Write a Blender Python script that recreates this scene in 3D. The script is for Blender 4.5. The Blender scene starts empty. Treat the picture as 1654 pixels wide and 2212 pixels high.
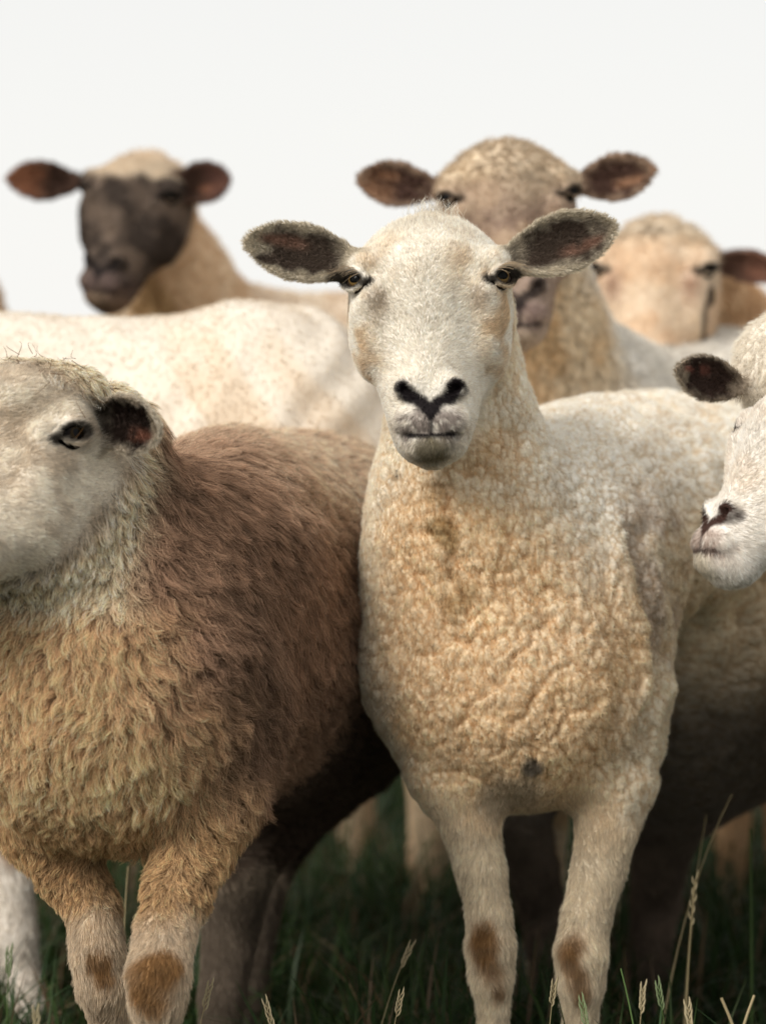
import bpy, math, time
import numpy as np
from mathutils import Matrix, Vector
T0 = time.time()
C = bpy.context.scene.collection
S = bpy.context.scene
rng = np.random.default_rng(7)
A32 = lambda *v: np.array(v, dtype=np.float32)

# ------------------------------------------------------------------ camera, sky, sun, exposure
CAM_Z = .76
PXA = .00016                      # tangent of the view angle per picture unit (picture 1654 x 2212 units)
cam_d = bpy.data.cameras.new('camera'); cam = bpy.data.objects.new('camera', cam_d); C.objects.link(cam)
cam.location = (0, 0, CAM_Z); cam.rotation_euler = (math.radians(90), 0, 0)
cam_d.sensor_fit = 'VERTICAL'; cam_d.sensor_height = 36; cam_d.sensor_width = 27
cam_d.lens = 36 / (2212 * PXA); cam_d.shift_y = -(1106 - 850) / 2212
cam_d.clip_start = .05; cam_d.clip_end = 2000
cam_d.dof.use_dof = True; cam_d.dof.focus_distance = 2.72; cam_d.dof.aperture_fstop = 3.6
S.camera = cam

w = bpy.data.worlds.new('World'); S.world = w; w.use_nodes = True
nt = w.node_tree; nt.nodes.clear()
SUN_EL, SUN_AZ = math.radians(52), math.radians(-62)     # azimuth from the view direction's back, to the left
sky = nt.nodes.new('ShaderNodeTexSky'); sky.sky_type = 'NISHITA'; sky.sun_disc = False
sky.sun_elevation = SUN_EL; sky.dust_density = 4; sky.air_density = 1
mixn = nt.nodes.new('ShaderNodeMix'); mixn.data_type = 'RGBA'; mixn.inputs[0].default_value = .93
# even overcast cloud, a little brighter towards the horizon
tcw = nt.nodes.new('ShaderNodeTexCoord'); sx = nt.nodes.new('ShaderNodeSeparateXYZ'); crw = nt.nodes.new('ShaderNodeMapRange'); crw.inputs[1].default_value = 0; crw.inputs[2].default_value = .22
mw = nt.nodes.new('ShaderNodeMix'); mw.data_type = 'RGBA'; mw.inputs[6].default_value = (5.08, 5.03, 4.88, 1); mw.inputs[7].default_value = (4.50, 4.44, 4.30, 1)
nt.links.new(tcw.outputs['Generated'], sx.inputs[0]); nt.links.new(sx.outputs[2], crw.inputs[0]); nt.links.new(crw.outputs[0], mw.inputs[0]); nt.links.new(mw.outputs[2], mixn.inputs[7])
bg = nt.nodes.new('ShaderNodeBackground'); bg.inputs[1].default_value = .1
wo = nt.nodes.new('ShaderNodeOutputWorld')
nt.links.new(sky.outputs[0], mixn.inputs[6]); nt.links.new(mixn.outputs[2], bg.inputs[0]); nt.links.new(bg.outputs[0], wo.inputs[0])

sd = bpy.data.lights.new('sun', 'SUN'); sun = bpy.data.objects.new('sun', sd); C.objects.link(sun)
sd.energy = 1.5; sd.angle = math.radians(24); sd.color = (1, .95, .88)
sdir = Vector((-.60, -.64, .64)).normalized()             # towards the sun: up, to the left, on the camera's side
sun.rotation_euler = sdir.to_track_quat('Z', 'Y').to_euler(); sun.location = (-4, -3, 8)
sky.sun_elevation = math.asin(sdir.z); sky.sun_rotation = math.atan2(sdir.x, sdir.y)

S.view_settings.view_transform = 'Standard'; S.view_settings.look = 'None'
S.view_settings.exposure = 1.0; S.view_settings.gamma = 1; S.view_settings.use_curve_mapping = False
S.render.engine = 'CYCLES'
S.cycles.use_denoising = True
S.cycles.max_bounces = 6; S.cycles.diffuse_bounces = 4; S.cycles.transparent_max_bounces = 4
S.cycles_curves.shape = 'RIBBONS'; S.cycles_curves.subdivisions = 2

# ------------------------------------------------------------------ maths helpers
def W(px, py, d):
    """the point of the place seen at picture position (px, py) when it stands d metres away"""
    return A32((px - 827) * PXA * d, d, CAM_Z + (850 - py) * PXA * d)
def nrm(v):
    v = np.asarray(v, dtype=np.float32); return v / np.linalg.norm(v)
def sstep(a, b, x):
    t = np.clip((x - a) / (b - a), 0, 1); return t * t * (3 - 2 * t)
def _hash(ix, iy, iz, s=0):
    h = (ix.astype(np.int64) * 374761393 + iy.astype(np.int64) * 668265263 + iz.astype(np.int64) * 2147483647 + s * 1274126177) & 0xffffffff
    h = ((h ^ (h >> 13)) * 1274126177) & 0xffffffff
    h = ((h ^ (h >> 16)) * 668265263) & 0xffffffff
    return ((h ^ (h >> 15)) & 0xffffff).astype(np.float32) / float(0xffffff)
def vnoise(P, s=0):
    i = np.floor(P).astype(np.int64); f = (P - i).astype(np.float32); f = f * f * (3 - 2 * f)
    r = 0
    for dx in (0, 1):
        for dy in (0, 1):
            for dz in (0, 1):
                wgt = (f[:, 0] if dx else 1 - f[:, 0]) * (f[:, 1] if dy else 1 - f[:, 1]) * (f[:, 2] if dz else 1 - f[:, 2])
                r = r + wgt * _hash(i[:, 0] + dx, i[:, 1] + dy, i[:, 2] + dz, s)
    return r
def fbm(P, o=3, s=0):
    r = 0; a = .5; t = 0
    for k in range(o):
        r = r + a * vnoise(P * (2 ** k), s + k * 17); t += a; a *= .5
    return r / t
def vor(P, s=0):
    """distance to the nearest and second nearest cell point"""
    i = np.floor(P).astype(np.int64); d1 = np.full(len(P), 9., np.float32); d2 = d1.copy()
    for dx in (-1, 0, 1):
        for dy in (-1, 0, 1):
            for dz in (-1, 0, 1):
                c = i + np.array((dx, dy, dz))
                q = np.stack([c[:, k] + .5 + .8 * (_hash(c[:, 0], c[:, 1], c[:, 2], s + k * 7 + 1) - .5) for k in range(3)], 1)
                d = np.linalg.norm(P - q, axis=1).astype(np.float32)
                n1 = np.minimum(d1, d); d2 = np.minimum(d2, np.maximum(d1, d)); d1 = n1
    return d1, d2

# ------------------------------------------------------------------ distance shapes
class RC:                                             # tapered limb between two joints
    def __init__(s, a, ra, b, rb):
        s.a = np.asarray(a, np.float32); s.b = np.asarray(b, np.float32); s.ra = ra; s.rb = rb
        s.c = (s.a + s.b) / 2; s.r = np.linalg.norm(s.a - s.b) / 2 + max(ra, rb)
    def f(s, P):
        ab = s.b - s.a; t = np.clip((P - s.a) @ ab / max(float(ab @ ab), 1e-9), 0, 1)
        return np.linalg.norm(P - s.a - t[:, None] * ab, axis=1) - (s.ra + (s.rb - s.ra) * t)
class CH:                                             # chain of tapered limbs, joints kept at their own radius
    def __init__(s, segs):
        s.g = segs; p = np.array([g.a for g in segs] + [segs[-1].b]); s.c = (p.min(0) + p.max(0)) / 2
        s.r = float(np.linalg.norm(p.max(0) - p.min(0)) / 2 + max(max(g.ra, g.rb) for g in segs))
    def f(s, P):
        d = s.g[0].f(P)
        for g in s.g[1:]:
            e = g.f(P); h = np.maximum(.006 - np.abs(d - e), 0) / .006; d = np.minimum(d, e) - h * h * .0015
        return d
class EL:                                             # ellipsoid; axis = direction of its own y axis
    def __init__(s, c, r, axis=(0, 1, 0), up=(0, 0, 1)):
        s.c = np.asarray(c, np.float32); s.rad = np.asarray(r, np.float32); s.r = float(max(r))
        y = nrm(axis); x = nrm(np.cross(y, nrm(up))); z = np.cross(x, y); s.M = np.stack([x, y, z], 1).astype(np.float32)
    def f(s, P):
        q = (P - s.c) @ s.M
        k0 = np.linalg.norm(q / s.rad, axis=1); k1 = np.linalg.norm(q / (s.rad ** 2), axis=1)
        return k0 * (k0 - 1) / np.maximum(k1, 1e-6)
class Head:
    """frame of a head: origin at the chin, Z up the face to the poll, Y out of the forehead, X sideways"""
    def __init__(s, o, up, fwd, sc=1.):
        s.o = np.asarray(o, np.float32); z = nrm(up); f = nrm(fwd); y = nrm(f - z * (f @ z)); x = np.cross(y, z)
        s.M = np.stack([x, y, z], 1).astype(np.float32); s.s = sc; s.out = nrm((.72, .68, .02)); s.gaze = (.40, .91, .02); s.open = 1.; s.tilt = .12
    def loc(s, P): return ((P - s.o) @ s.M) / s.s
    def wld(s, p): return s.o + s.s * (s.M @ np.asarray(p, np.float32))
    def vec(s, v): return s.M @ np.asarray(v, np.float32)
# z, half width, front, back, taper towards the front
HT = np.array([
 (.004, .004, -.034, -.045, .1), (.007, .017, -.024, -.055, .1), (.014, .0275, -.013, -.063, .12), (.025, .0345, -.005, -.069, .15),
 (.047, .0420, .003, -.076, .25), (.069, .0465, .003, -.086, .33), (.092, .0525, .000, -.101, .42), (.115, .0620, -.001, -.116, .47),
 (.137, .0680, .000, -.127, .47), (.160, .0740, .002, -.135, .42), (.183, .0770, .003, -.139, .34), (.205, .0760, .000, -.140, .28),
 (.2165, .0735, -.006, -.138, .25), (.230, .0640, -.018, -.133, .22), (.243, .0480, -.033, -.122, .2), (.254, .0270, -.052, -.105, .1), (.260, .006, -.070, -.085, .1)])
_zz = np.linspace(HT[0, 0], HT[-1, 0], 220)
def _smooth(c):
    v = np.interp(_zz, HT[:, 0], c); k = np.hanning(15); k /= k.sum()
    return np.convolve(np.pad(v, 7, mode='edge'), k, 'valid')
HTS = [_smooth(HT[:, k]) for k in range(1, 5)]
def place_head(local, target, up, fwd, sc):
    H = Head((0, 0, 0), up, fwd, sc); H.o = (np.asarray(target) - H.wld(local)).astype(np.float32); return H
class HeadLoft:
    def __init__(s, H): s.H = H; s.c = H.wld((0, -.06, .13)); s.r = .17 * H.s
    def f(s, P):
        q = s.H.loc(P); z = q[:, 2]; zc = np.clip(z, _zz[0], _zz[-1])
        a, yf, yb, tp = [np.interp(zc, _zz, t) for t in HTS]
        c = (yf + yb) / 2; b = (yf - yb) / 2; y = (q[:, 1] - c) / b
        ae = a * (1 - tp * np.clip((y + .2) / 1.2, 0, 1.1) ** 1.5) / (1 - .0 * tp)
        n = 2.35
        k = ((np.abs(q[:, 0]) / ae) ** n + np.abs(y) ** n) ** (1 / n)
        d = (k - 1) * np.minimum(ae, b) * .9
        d = np.where((z < _zz[0]) | (z > _zz[-1]), np.maximum(d, 0) + np.abs(z - zc), d)
        return (d * s.H.s).astype(np.float32)
class Ear:
    def __init__(s, base, tip, face, hw, cup=.4, th=.0032, curl=0.):
        s.b = np.asarray(base, np.float32); t = np.asarray(tip, np.float32); s.L = float(np.linalg.norm(t - s.b)); u = (t - s.b) / s.L
        f = nrm(face); wv = nrm(f - u * (f @ u)); v = np.cross(wv, u)
        s.M = np.stack([u, v, wv], 1).astype(np.float32); s.hw = hw; s.cup = cup; s.th = th; s.c = (s.b + t) / 2; s.r = s.L / 2 + hw; s.curl = curl
    def uvw(s, P):
        q = (P - s.b) @ s.M; u = q[:, 0] / s.L
        hw = s.hw * np.interp(u, (-.15, 0, .15, .35, .55, .75, .88, .96, 1.0), (.36, .44, .70, .94, 1., .82, .54, .28, .02))
        n = np.clip(q[:, 1] / np.maximum(hw, 1e-4), -1.6, 1.6)
        mid = -s.cup * hw * (1 - n * n) - s.curl * np.clip(u, 0, 1) ** 2 * s.L
        return u, q[:, 1], q[:, 2], hw, n, mid
    def f(s, P):
        u, v, w_, hw, n, mid = s.uvw(P)
        a = np.abs(w_ - mid) - s.th * np.clip(1.5 - .6 * u, .8, 2.2)
        b = np.abs(v) - hw + s.th
        d = np.maximum(a, b) + .0008
        r = np.sqrt(np.maximum(a + s.th, 0) ** 2 + np.maximum(b + s.th, 0) ** 2) - s.th
        d = np.where((a > -s.th) & (b > -s.th), r, d)
        d = np.maximum(d, (u - 1.0) * s.L); d = np.maximum(d, (-.12 - u) * s.L)
        return (d * .8).astype(np.float32)

def field(ops, P):
    D = np.full(len(P), 1., np.float32)
    for kind, pr, k in ops:
        m = np.linalg.norm(P - pr.c, axis=1) < pr.r + .07
        if not m.any(): continue
        d = pr.f(P[m]).astype(np.float32); e = D[m]
        if kind == 'u':
            h = np.maximum(k - np.abs(d - e), 0) / k; D[m] = np.minimum(d, e) - h * h * k * .25
        else:
            d = -d; h = np.maximum(k - np.abs(d - e), 0) / k; D[m] = np.maximum(d, e) + h * h * k * .25
    return D

def axis_coords(lo, hi, h, boxes, k):
    out = [lo]; x = lo
    while x < hi:
        st = h
        for b in boxes:
            if b[0][k] - h < x < b[1][k]: st = min(st, b[2])
        x += st; out.append(x)
    return np.array(out, np.float32)

def surface(ops, lo, hi, h, boxes=()):
    """naive surface nets over a rectilinear grid that is finer inside boxes"""
    X, Y, Z = [axis_coords(lo[k], hi[k], h, boxes, k) for k in range(3)]
    # coarse pass
    hc = .03
    cx, cy, cz = [np.arange(lo[k] - hc, hi[k] + 2 * hc, hc, dtype=np.float32) for k in range(3)]
    G = np.stack(np.meshgrid(cx, cy, cz, indexing='ij'), -1).reshape(-1, 3)
    D = field(ops, G).reshape(len(cx), len(cy), len(cz))
    near = np.abs(D) < .045
    ix = np.clip(((X - cx[0]) / hc + .5).astype(int), 0, len(cx) - 1); iy = np.clip(((Y - cy[0]) / hc + .5).astype(int), 0, len(cy) - 1); iz = np.clip(((Z - cz[0]) / hc + .5).astype(int), 0, len(cz) - 1)
    F = D[np.ix_(ix, iy, iz)].copy(); N = near[np.ix_(ix, iy, iz)]
    sel = np.nonzero(N)
    n = len(sel[0])
    for a in range(0, n, 1500000):
        s_ = [q[a:a + 1500000] for q in sel]
        F[s_[0], s_[1], s_[2]] = field(ops, np.stack([X[s_[0]], Y[s_[1]], Z[s_[2]]], 1))
    I = F < 0
    cnt = sum(I[dx:I.shape[0] - 1 + dx, dy:I.shape[1] - 1 + dy, dz:I.shape[2] - 1 + dz].astype(np.int8) for dx in (0, 1) for dy in (0, 1) for dz in (0, 1))
    act = (cnt > 0) & (cnt < 8)
    ai = np.nonzero(act); nv = len(ai[0])
    idx = np.full(act.shape, -1, np.int32); idx[ai] = np.arange(nv)
    acc = np.zeros((nv, 3), np.float32); num = np.zeros(nv, np.float32)
    cs = [(dx, dy, dz) for dx in (0, 1) for dy in (0, 1) for dz in (0, 1)]
    co = {}
    for c in cs:
        i, j, k = ai[0] + c[0], ai[1] + c[1], ai[2] + c[2]
        co[c] = (F[i, j, k], np.stack([X[i], Y[j], Z[k]], 1))
    for c in cs:
        for ax in range(3):
            if c[ax]: continue
            e = list(c); e[ax] = 1; e = tuple(e)
            fa, pa = co[c]; fb, pb = co[e]; m = (fa < 0) != (fb < 0)
            t = np.where(m, fa / np.where(m, fa - fb, 1), 0)
            p = pa + t[:, None] * (pb - pa); acc[m] += p[m]; num[m] += 1
    V = acc / num[:, None]
    Q = []
    for ax in range(3):
        sl0 = [slice(None)] * 3; sl1 = [slice(None)] * 3; sl0[ax] = slice(0, -1); sl1[ax] = slice(1, None)
        a, b = I[tuple(sl0)], I[tuple(sl1)]; e = np.nonzero(a != b); o1, o2 = [(1, 2), (2, 0), (0, 1)][ax]
        e = np.stack(e, 1)
        sh = np.array(act.shape); ok = (e[:, o1] > 0) & (e[:, o2] > 0) & (e[:, o1] < sh[o1]) & (e[:, o2] < sh[o2]); e = e[ok]
        def at(d1, d2):
            q = e.copy(); q[:, o1] -= d1; q[:, o2] -= d2; return idx[q[:, 0], q[:, 1], q[:, 2]]
        q = np.stack([at(1, 1), at(0, 1), at(0, 0), at(1, 0)], 1)
        ins = a[tuple(e.T)]; q[~ins] = q[~ins][:, ::-1]; Q.append(q)
    Q = np.concatenate(Q); Q = Q[(Q >= 0).all(1)]
    # drop unconnected crumbs is not needed; relax a little
    return V, Q

def vnormals(V, Q):
    n = np.cross(V[Q[:, 2]] - V[Q[:, 0]], V[Q[:, 3]] - V[Q[:, 1]]); N = np.zeros_like(V)
    for k in range(4): np.add.at(N, Q[:, k], n)
    return N / np.maximum(np.linalg.norm(N, axis=1), 1e-12)[:, None]
def relax(V, Q, it=1, f=.5):
    for _ in range(it):
        S_ = np.zeros_like(V); c = np.zeros(len(V), np.float32)
        for a, b in ((0, 1), (1, 2), (2, 3), (3, 0)):
            np.add.at(S_, Q[:, a], V[Q[:, b]]); np.add.at(S_, Q[:, b], V[Q[:, a]]); np.add.at(c, Q[:, a], 1); np.add.at(c, Q[:, b], 1)
        V = V + f * (S_ / np.maximum(c, 1)[:, None] - V)
    return V

def mesh_obj(name, V, Q, mat, parent=None, col=None, smooth=True, origin=None):
    me = bpy.data.meshes.new(name); V = np.asarray(V, np.float32); Q = np.asarray(Q, np.int32)
    k = Q.shape[1]
    if origin is not None: V = V - np.asarray(origin, np.float32)
    me.vertices.add(len(V)); me.vertices.foreach_set('co', V.ravel())
    me.loops.add(Q.size); me.loops.foreach_set('vertex_index', Q.ravel())
    me.polygons.add(len(Q)); me.polygons.foreach_set('loop_start', np.arange(0, Q.size, k, dtype=np.int32))
    me.polygons.foreach_set('loop_total', np.full(len(Q), k, np.int32))
    me.update(calc_edges=True); me.validate()
    if smooth: me.polygons.foreach_set('use_smooth', np.ones(len(me.polygons), bool))
    if col is not None:
        at = me.color_attributes.new('col', 'FLOAT_COLOR', 'POINT')
        at.data.foreach_set('color', np.concatenate([col, np.ones((len(col), 1))], 1).astype(np.float32).ravel())
    me.materials.append(mat)
    o = bpy.data.objects.new(name, me); C.objects.link(o)
    if parent is not None: o.parent = parent
    if origin is not None: o.location = Vector([float(x) for x in origin]) - (parent.location if parent else Vector())
    elif parent is not None: o.location = -parent.location
    return o
def empty(name, loc, label, cat, group=None):
    o = bpy.data.objects.new(name, None); o.empty_display_size = .1; C.objects.link(o); o.location = [float(x) for x in loc]
    o['label'] = label; o['category'] = cat
    if group: o['group'] = group
    return o

# ------------------------------------------------------------------ materials
def mat_new(name):
    m = bpy.data.materials.new(name); m.use_nodes = True; t = m.node_tree; t.nodes.clear()
    return m, t, t.nodes.new, t.links.new
def coat_mat(name, scale=90, mott=.25, bump=.5, dist=.004, stretch=(1, 1, 1), fine=700):
    """skin and wool of an animal: colour, with some painted light and shade, from the 'col' attribute, lumpy wool relief"""
    m, t, n, l = mat_new(name)
    at = n('ShaderNodeAttribute'); at.attribute_name = 'col'
    tc = n('ShaderNodeTexCoord'); mp = n('ShaderNodeMapping'); mp.inputs['Scale'].default_value = stretch; l(tc.outputs['Object'], mp.inputs[0])
    nz0 = n('ShaderNodeTexNoise'); nz0.inputs['Scale'].default_value = scale * .6; l(mp.outputs[0], nz0.inputs['Vector'])
    va = n('ShaderNodeVectorMath'); va.operation = 'SCALE'; va.inputs[3].default_value = .9 / scale; l(nz0.outputs['Color'], va.inputs[0])
    vb = n('ShaderNodeVectorMath'); l(mp.outputs[0], vb.inputs[0]); l(va.outputs[0], vb.inputs[1])
    vo = n('ShaderNodeTexVoronoi'); vo.feature = 'SMOOTH_F1'; vo.inputs['Scale'].default_value = scale; vo.inputs['Smoothness'].default_value = .35; l(vb.outputs[0], vo.inputs['Vector'])
    nz = n('ShaderNodeTexNoise'); nz.inputs['Scale'].default_value = fine; nz.inputs['Detail'].default_value = 2; l(mp.outputs[0], nz.inputs['Vector'])
    inv = n('ShaderNodeMath'); inv.operation = 'MULTIPLY_ADD'; inv.inputs[1].default_value = -1; inv.inputs[2].default_value = 1; l(vo.outputs['Distance'], inv.inputs[0])
    ad = n('ShaderNodeMath'); ad.operation = 'MULTIPLY_ADD'; ad.inputs[1].default_value = .35; l(nz.outputs['Fac'], ad.inputs[0]); l(inv.outputs[0], ad.inputs[2])
    bu = n('ShaderNodeBump'); bu.inputs['Strength'].default_value = bump; bu.inputs['Distance'].default_value = dist; l(ad.outputs[0], bu.inputs['Height'])
    hs = n('ShaderNodeMix'); hs.data_type = 'RGBA'; hs.blend_type = 'MULTIPLY'; hs.inputs[0].default_value = mott; l(at.outputs['Color'], hs.inputs[6])
    nc = n('ShaderNodeTexNoise'); nc.inputs['Scale'].default_value = 45; nc.inputs['Detail'].default_value = 5; l(tc.outputs['Object'], nc.inputs['Vector'])
    l(nc.outputs['Fac'], hs.inputs[7])
    p = n('ShaderNodeBsdfPrincipled'); p.inputs['Roughness'].default_value = .95; p.inputs['Specular IOR Level'].default_value = .15
    l(hs.outputs[2], p.inputs['Base Color']); l(bu.outputs[0], p.inputs['Normal'])
    o = n('ShaderNodeOutputMaterial'); l(p.outputs[0], o.inputs[0])
    return m
def hair_mat(name, transl=.35):
    m, t, n, l = mat_new(name)
    at = n('ShaderNodeAttribute'); at.attribute_name = 'col'
    d = n('ShaderNodeBsdfDiffuse'); tr = n('ShaderNodeBsdfTranslucent'); g = n('ShaderNodeBsdfGlossy'); g.inputs['Roughness'].default_value = .5
    for q in (d, tr, g): l(at.outputs['Color'], q.inputs['Color'])
    mx = n('ShaderNodeMixShader'); mx.inputs[0].default_value = transl; l(d.outputs[0], mx.inputs[1]); l(tr.outputs[0], mx.inputs[2])
    m2 = n('ShaderNodeMixShader'); m2.inputs[0].default_value = .0; l(mx.outputs[0], m2.inputs[1]); l(g.outputs[0], m2.inputs[2])
    o = n('ShaderNodeOutputMaterial'); l(m2.outputs[0], o.inputs[0])
    return m
def plain_mat(name, c, rough=.6, noise=0, spec=.4):
    m, t, n, l = mat_new(name)
    p = n('ShaderNodeBsdfPrincipled'); p.inputs['Roughness'].default_value = rough; p.inputs['Specular IOR Level'].default_value = spec
    o = n('ShaderNodeOutputMaterial'); l(p.outputs[0], o.inputs[0])
    if noise:
        tc = n('ShaderNodeTexCoord'); z = n('ShaderNodeTexNoise'); z.inputs['Scale'].default_value = noise; l(tc.outputs['Object'], z.inputs['Vector'])
        r = n('ShaderNodeMix'); r.data_type = 'RGBA'; r.inputs[6].default_value = [x * .6 for x in c] + [1]; r.inputs[7].default_value = [min(1, x * 1.4) for x in c] + [1]
        l(z.outputs['Fac'], r.inputs[0]); l(r.outputs[2], p.inputs['Base Color'])
    else: p.inputs['Base Color'].default_value = list(c) + [1]
    return m
MAT_WOOL = coat_mat('shorn_wool', scale=230, bump=.5, dist=.002); MAT_HAIRY = coat_mat('hairy_coat', scale=60, bump=.35)
MAT_SMOOTH = coat_mat('distant_wool', scale=120, mott=.1, bump=.3, dist=.002)
MAT_FUR = hair_mat('fur_strands')
MAT_HOOF = plain_mat('hoof_horn', (.05, .04, .03), .5, 60)
def eye_mat(name='eye_surface', dk=1.):
    m, t, n, l = mat_new(name)
    tc = n('ShaderNodeTexCoord'); mp = n('ShaderNodeMapping'); l(tc.outputs['Object'], mp.inputs[0])
    mp.inputs['Scale'].default_value = (1, 0, 1)        # eye looks along its own -Y
    ln = n('ShaderNodeVectorMath'); ln.operation = 'LENGTH'; l(mp.outputs[0], ln.inputs[0])
    cr = n('ShaderNodeValToRGB'); e = cr.color_ramp.elements
    mr = n('ShaderNodeMath'); mr.operation = 'MULTIPLY'; mr.inputs[1].default_value = 72; l(ln.outputs['Value'], mr.inputs[0]); l(mr.outputs[0], cr.inputs[0])
    e[0].position = 0; e[0].color = (.14, .08, .025, 1); e[1].position = 1; e[1].color = (.02, .014, .01, 1)
    for p_, c_ in ((.35, (.17, .105, .036, 1)), (.50, (.09, .055, .02, 1)), (.56, (.03, .02, .015, 1))):
        q = e.new(p_); q.color = c_
    for q in e: q.color = [x * dk for x in q.color[:3]] + [1]
    mp2 = n('ShaderNodeMapping'); mp2.inputs['Scale'].default_value = (1, 0, 1.35); l(tc.outputs['Object'], mp2.inputs[0])
    l2 = n('ShaderNodeVectorMath'); l2.operation = 'LENGTH'; l(mp2.outputs[0], l2.inputs[0])
    lt = n('ShaderNodeMath'); lt.operation = 'LESS_THAN'; lt.inputs[1].default_value = .0057; l(l2.outputs['Value'], lt.inputs[0])
    mx = n('ShaderNodeMix'); mx.data_type = 'RGBA'; l(lt.outputs[0], mx.inputs[0]); l(cr.outputs[0], mx.inputs[6]); mx.inputs[7].default_value = (.004, .004, .004, 1)
    p = n('ShaderNodeBsdfPrincipled'); p.inputs['Roughness'].default_value = .10; p.inputs['Specular IOR Level'].default_value = .06
    l(mx.outputs[2], p.inputs['Base Color']); o = n('ShaderNodeOutputMaterial'); l(p.outputs[0], o.inputs[0])
    return m
MAT_EYE = eye_mat(); MAT_EYE_DARK = eye_mat('dark_eye_surface', .12)

# ------------------------------------------------------------------ head assembly
EYE_X, EYE_Y, EYE_Z, EYE_R = .0660, -.0285, .184, .0135
def head_ops(H, k=.03, lid=1.):
    s = H.s; w_ = H.wld; o = [('u', HeadLoft(H), k)]
    for sg in (-1, 1):
        o += [('u', EL(w_((sg * .060, -.036, .196)), A32(.020, .026, .016) * s, H.vec((sg * .35, 1, .2)), H.vec((0, 0, 1))), .018 * s),   # brow
              ('u', EL(w_((sg * .058, -.066, .140)), A32(.016, .045, .040) * s, H.vec((0, 1, 0)), H.vec((0, -.1, 1))), .03 * s),         # cheek muscle
              ('u', RC(w_((sg * .050, -.012, .165)), .010 * s, w_((sg * .060, -.034, .150)), .009 * s), .02 * s),
              ('s', EL(w_((sg * .0455, .001, .158)), A32(.007, .008, .016) * s, H.vec((0, 1, 0)), H.vec((-sg * .4, 0, 1))), .016 * s),    # tear groove
              ('u', EL(w_((sg * .020, -.003, .074)), A32(.013, .010, .010) * s, H.vec((0, 1, 0)), H.vec((sg * .3, 0, 1))), .010 * s),      # nostril wing
              ('u', EL(w_((sg * .015, -.011, .041)), A32(.020, .013, .014) * s, H.vec((0, 1, 0)), H.vec((0, 0, 1))), .010 * s)]         # upper lip
    o += [('u', EL(w_((0, -.020, .0185)), A32(.021, .017, .0115) * s, H.vec((0, 1, 0)), H.vec((0, 0, 1))), .010 * s)]                      # chin
    for sg in (-1, 1):
        o += [('s', RC(w_((sg * .0245, .001, .0715)), .0045 * s, w_((sg * .0170, .007, .0635)), .0050 * s), .004 * s),
              ('s', RC(w_((sg * .0170, .007, .0635)), .0040 * s, w_((sg * .008, .009, .0565)), .002 * s), .004 * s),
              ('s', RC(w_((sg * .001, .0045, .0262)), .0014 * s, w_((sg * .014, .001, .0272)), .0014 * s), .003 * s),
              ('s', RC(w_((sg * .014, .001, .0272)), .0014 * s, w_((sg * .027, -.011, .0290)), .0012 * s), .003 * s)]
    o += [('s', RC(w_((0, .010, .056)), .0020 * s, w_((0, .008, .030)), .0012 * s), .003 * s)]
    for sg in (-1, 1):
        ec = A32(sg * EYE_X, EYE_Y, EYE_Z); out = H.out * A32(sg, 1, 1)
        outer = nrm(A32(sg * out[1], -sg * out[0] * sg * sg, 0)) if sg > 0 else nrm(A32(-out[1], out[0], 0)); side = nrm(outer * math.cos(H.tilt) + A32(0, 0, math.sin(H.tilt))); zd = nrm(A32(0, 0, math.cos(H.tilt)) - outer * math.sin(H.tilt))
        o += [('s', EL(w_(ec + out * .010), A32(.0150, .0160, .0112 * H.open) * s, H.vec(out), H.vec(zd)), .006 * s)]
        def arc(a, zz, rr, pw):
            q = []
            for t in np.linspace(-1, 1, 6):
                q.append(ec + out * (.0122 * (1 - .32 * t * t)) + side * (t * .0165) + zd * (zz * (1 - pw * t * t)))
            return [('u', RC(w_(q[i]), rr * s, w_(q[i + 1]), rr * s), .004 * s) for i in range(5)]
        o += arc(0, .0104 * H.open, .0030, .80) + arc(0, -.0108 * H.open, .0022, .95)
    return o

def eyes(root, H, n=(-1, 1), mat=None):
    for sg in n:
        ec = A32(sg * EYE_X, EYE_Y, EYE_Z); r = EYE_R * H.s
        bm_v, bm_f = [], []; nu, nv = 28, 18
        for j in range(nv + 1):
            for i in range(nu):
                th = math.pi * j / nv; ph = 2 * math.pi * i / nu
                bm_v.append((r * math.sin(th) * math.cos(ph), -r * math.cos(th) * (1 + .05 * max(0, math.cos(th)) ** 6), r * math.sin(th) * math.sin(ph)))
        for j in range(nv):
            for i in range(nu): bm_f.append((j * nu + i, j * nu + (i + 1) % nu, (j + 1) * nu + (i + 1) % nu, (j + 1) * nu + i))
        o = mesh_obj('eye', bm_v, bm_f, mat or MAT_EYE)
        out = nrm(H.vec((sg * H.gaze[0], H.gaze[1], H.gaze[2]))); up = H.vec((0, 0, 1)); x = nrm(np.cross(-out, up)); z = np.cross(x, -out)
        M = Matrix(((x[0], -out[0], z[0]), (x[1], -out[1], z[1]), (x[2], -out[2], z[2]))).to_4x4()
        o.matrix_world = Matrix.Translation(Vector([float(q) for q in H.wld(ec)]) - root.location) @ M
        o.parent = root

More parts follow.
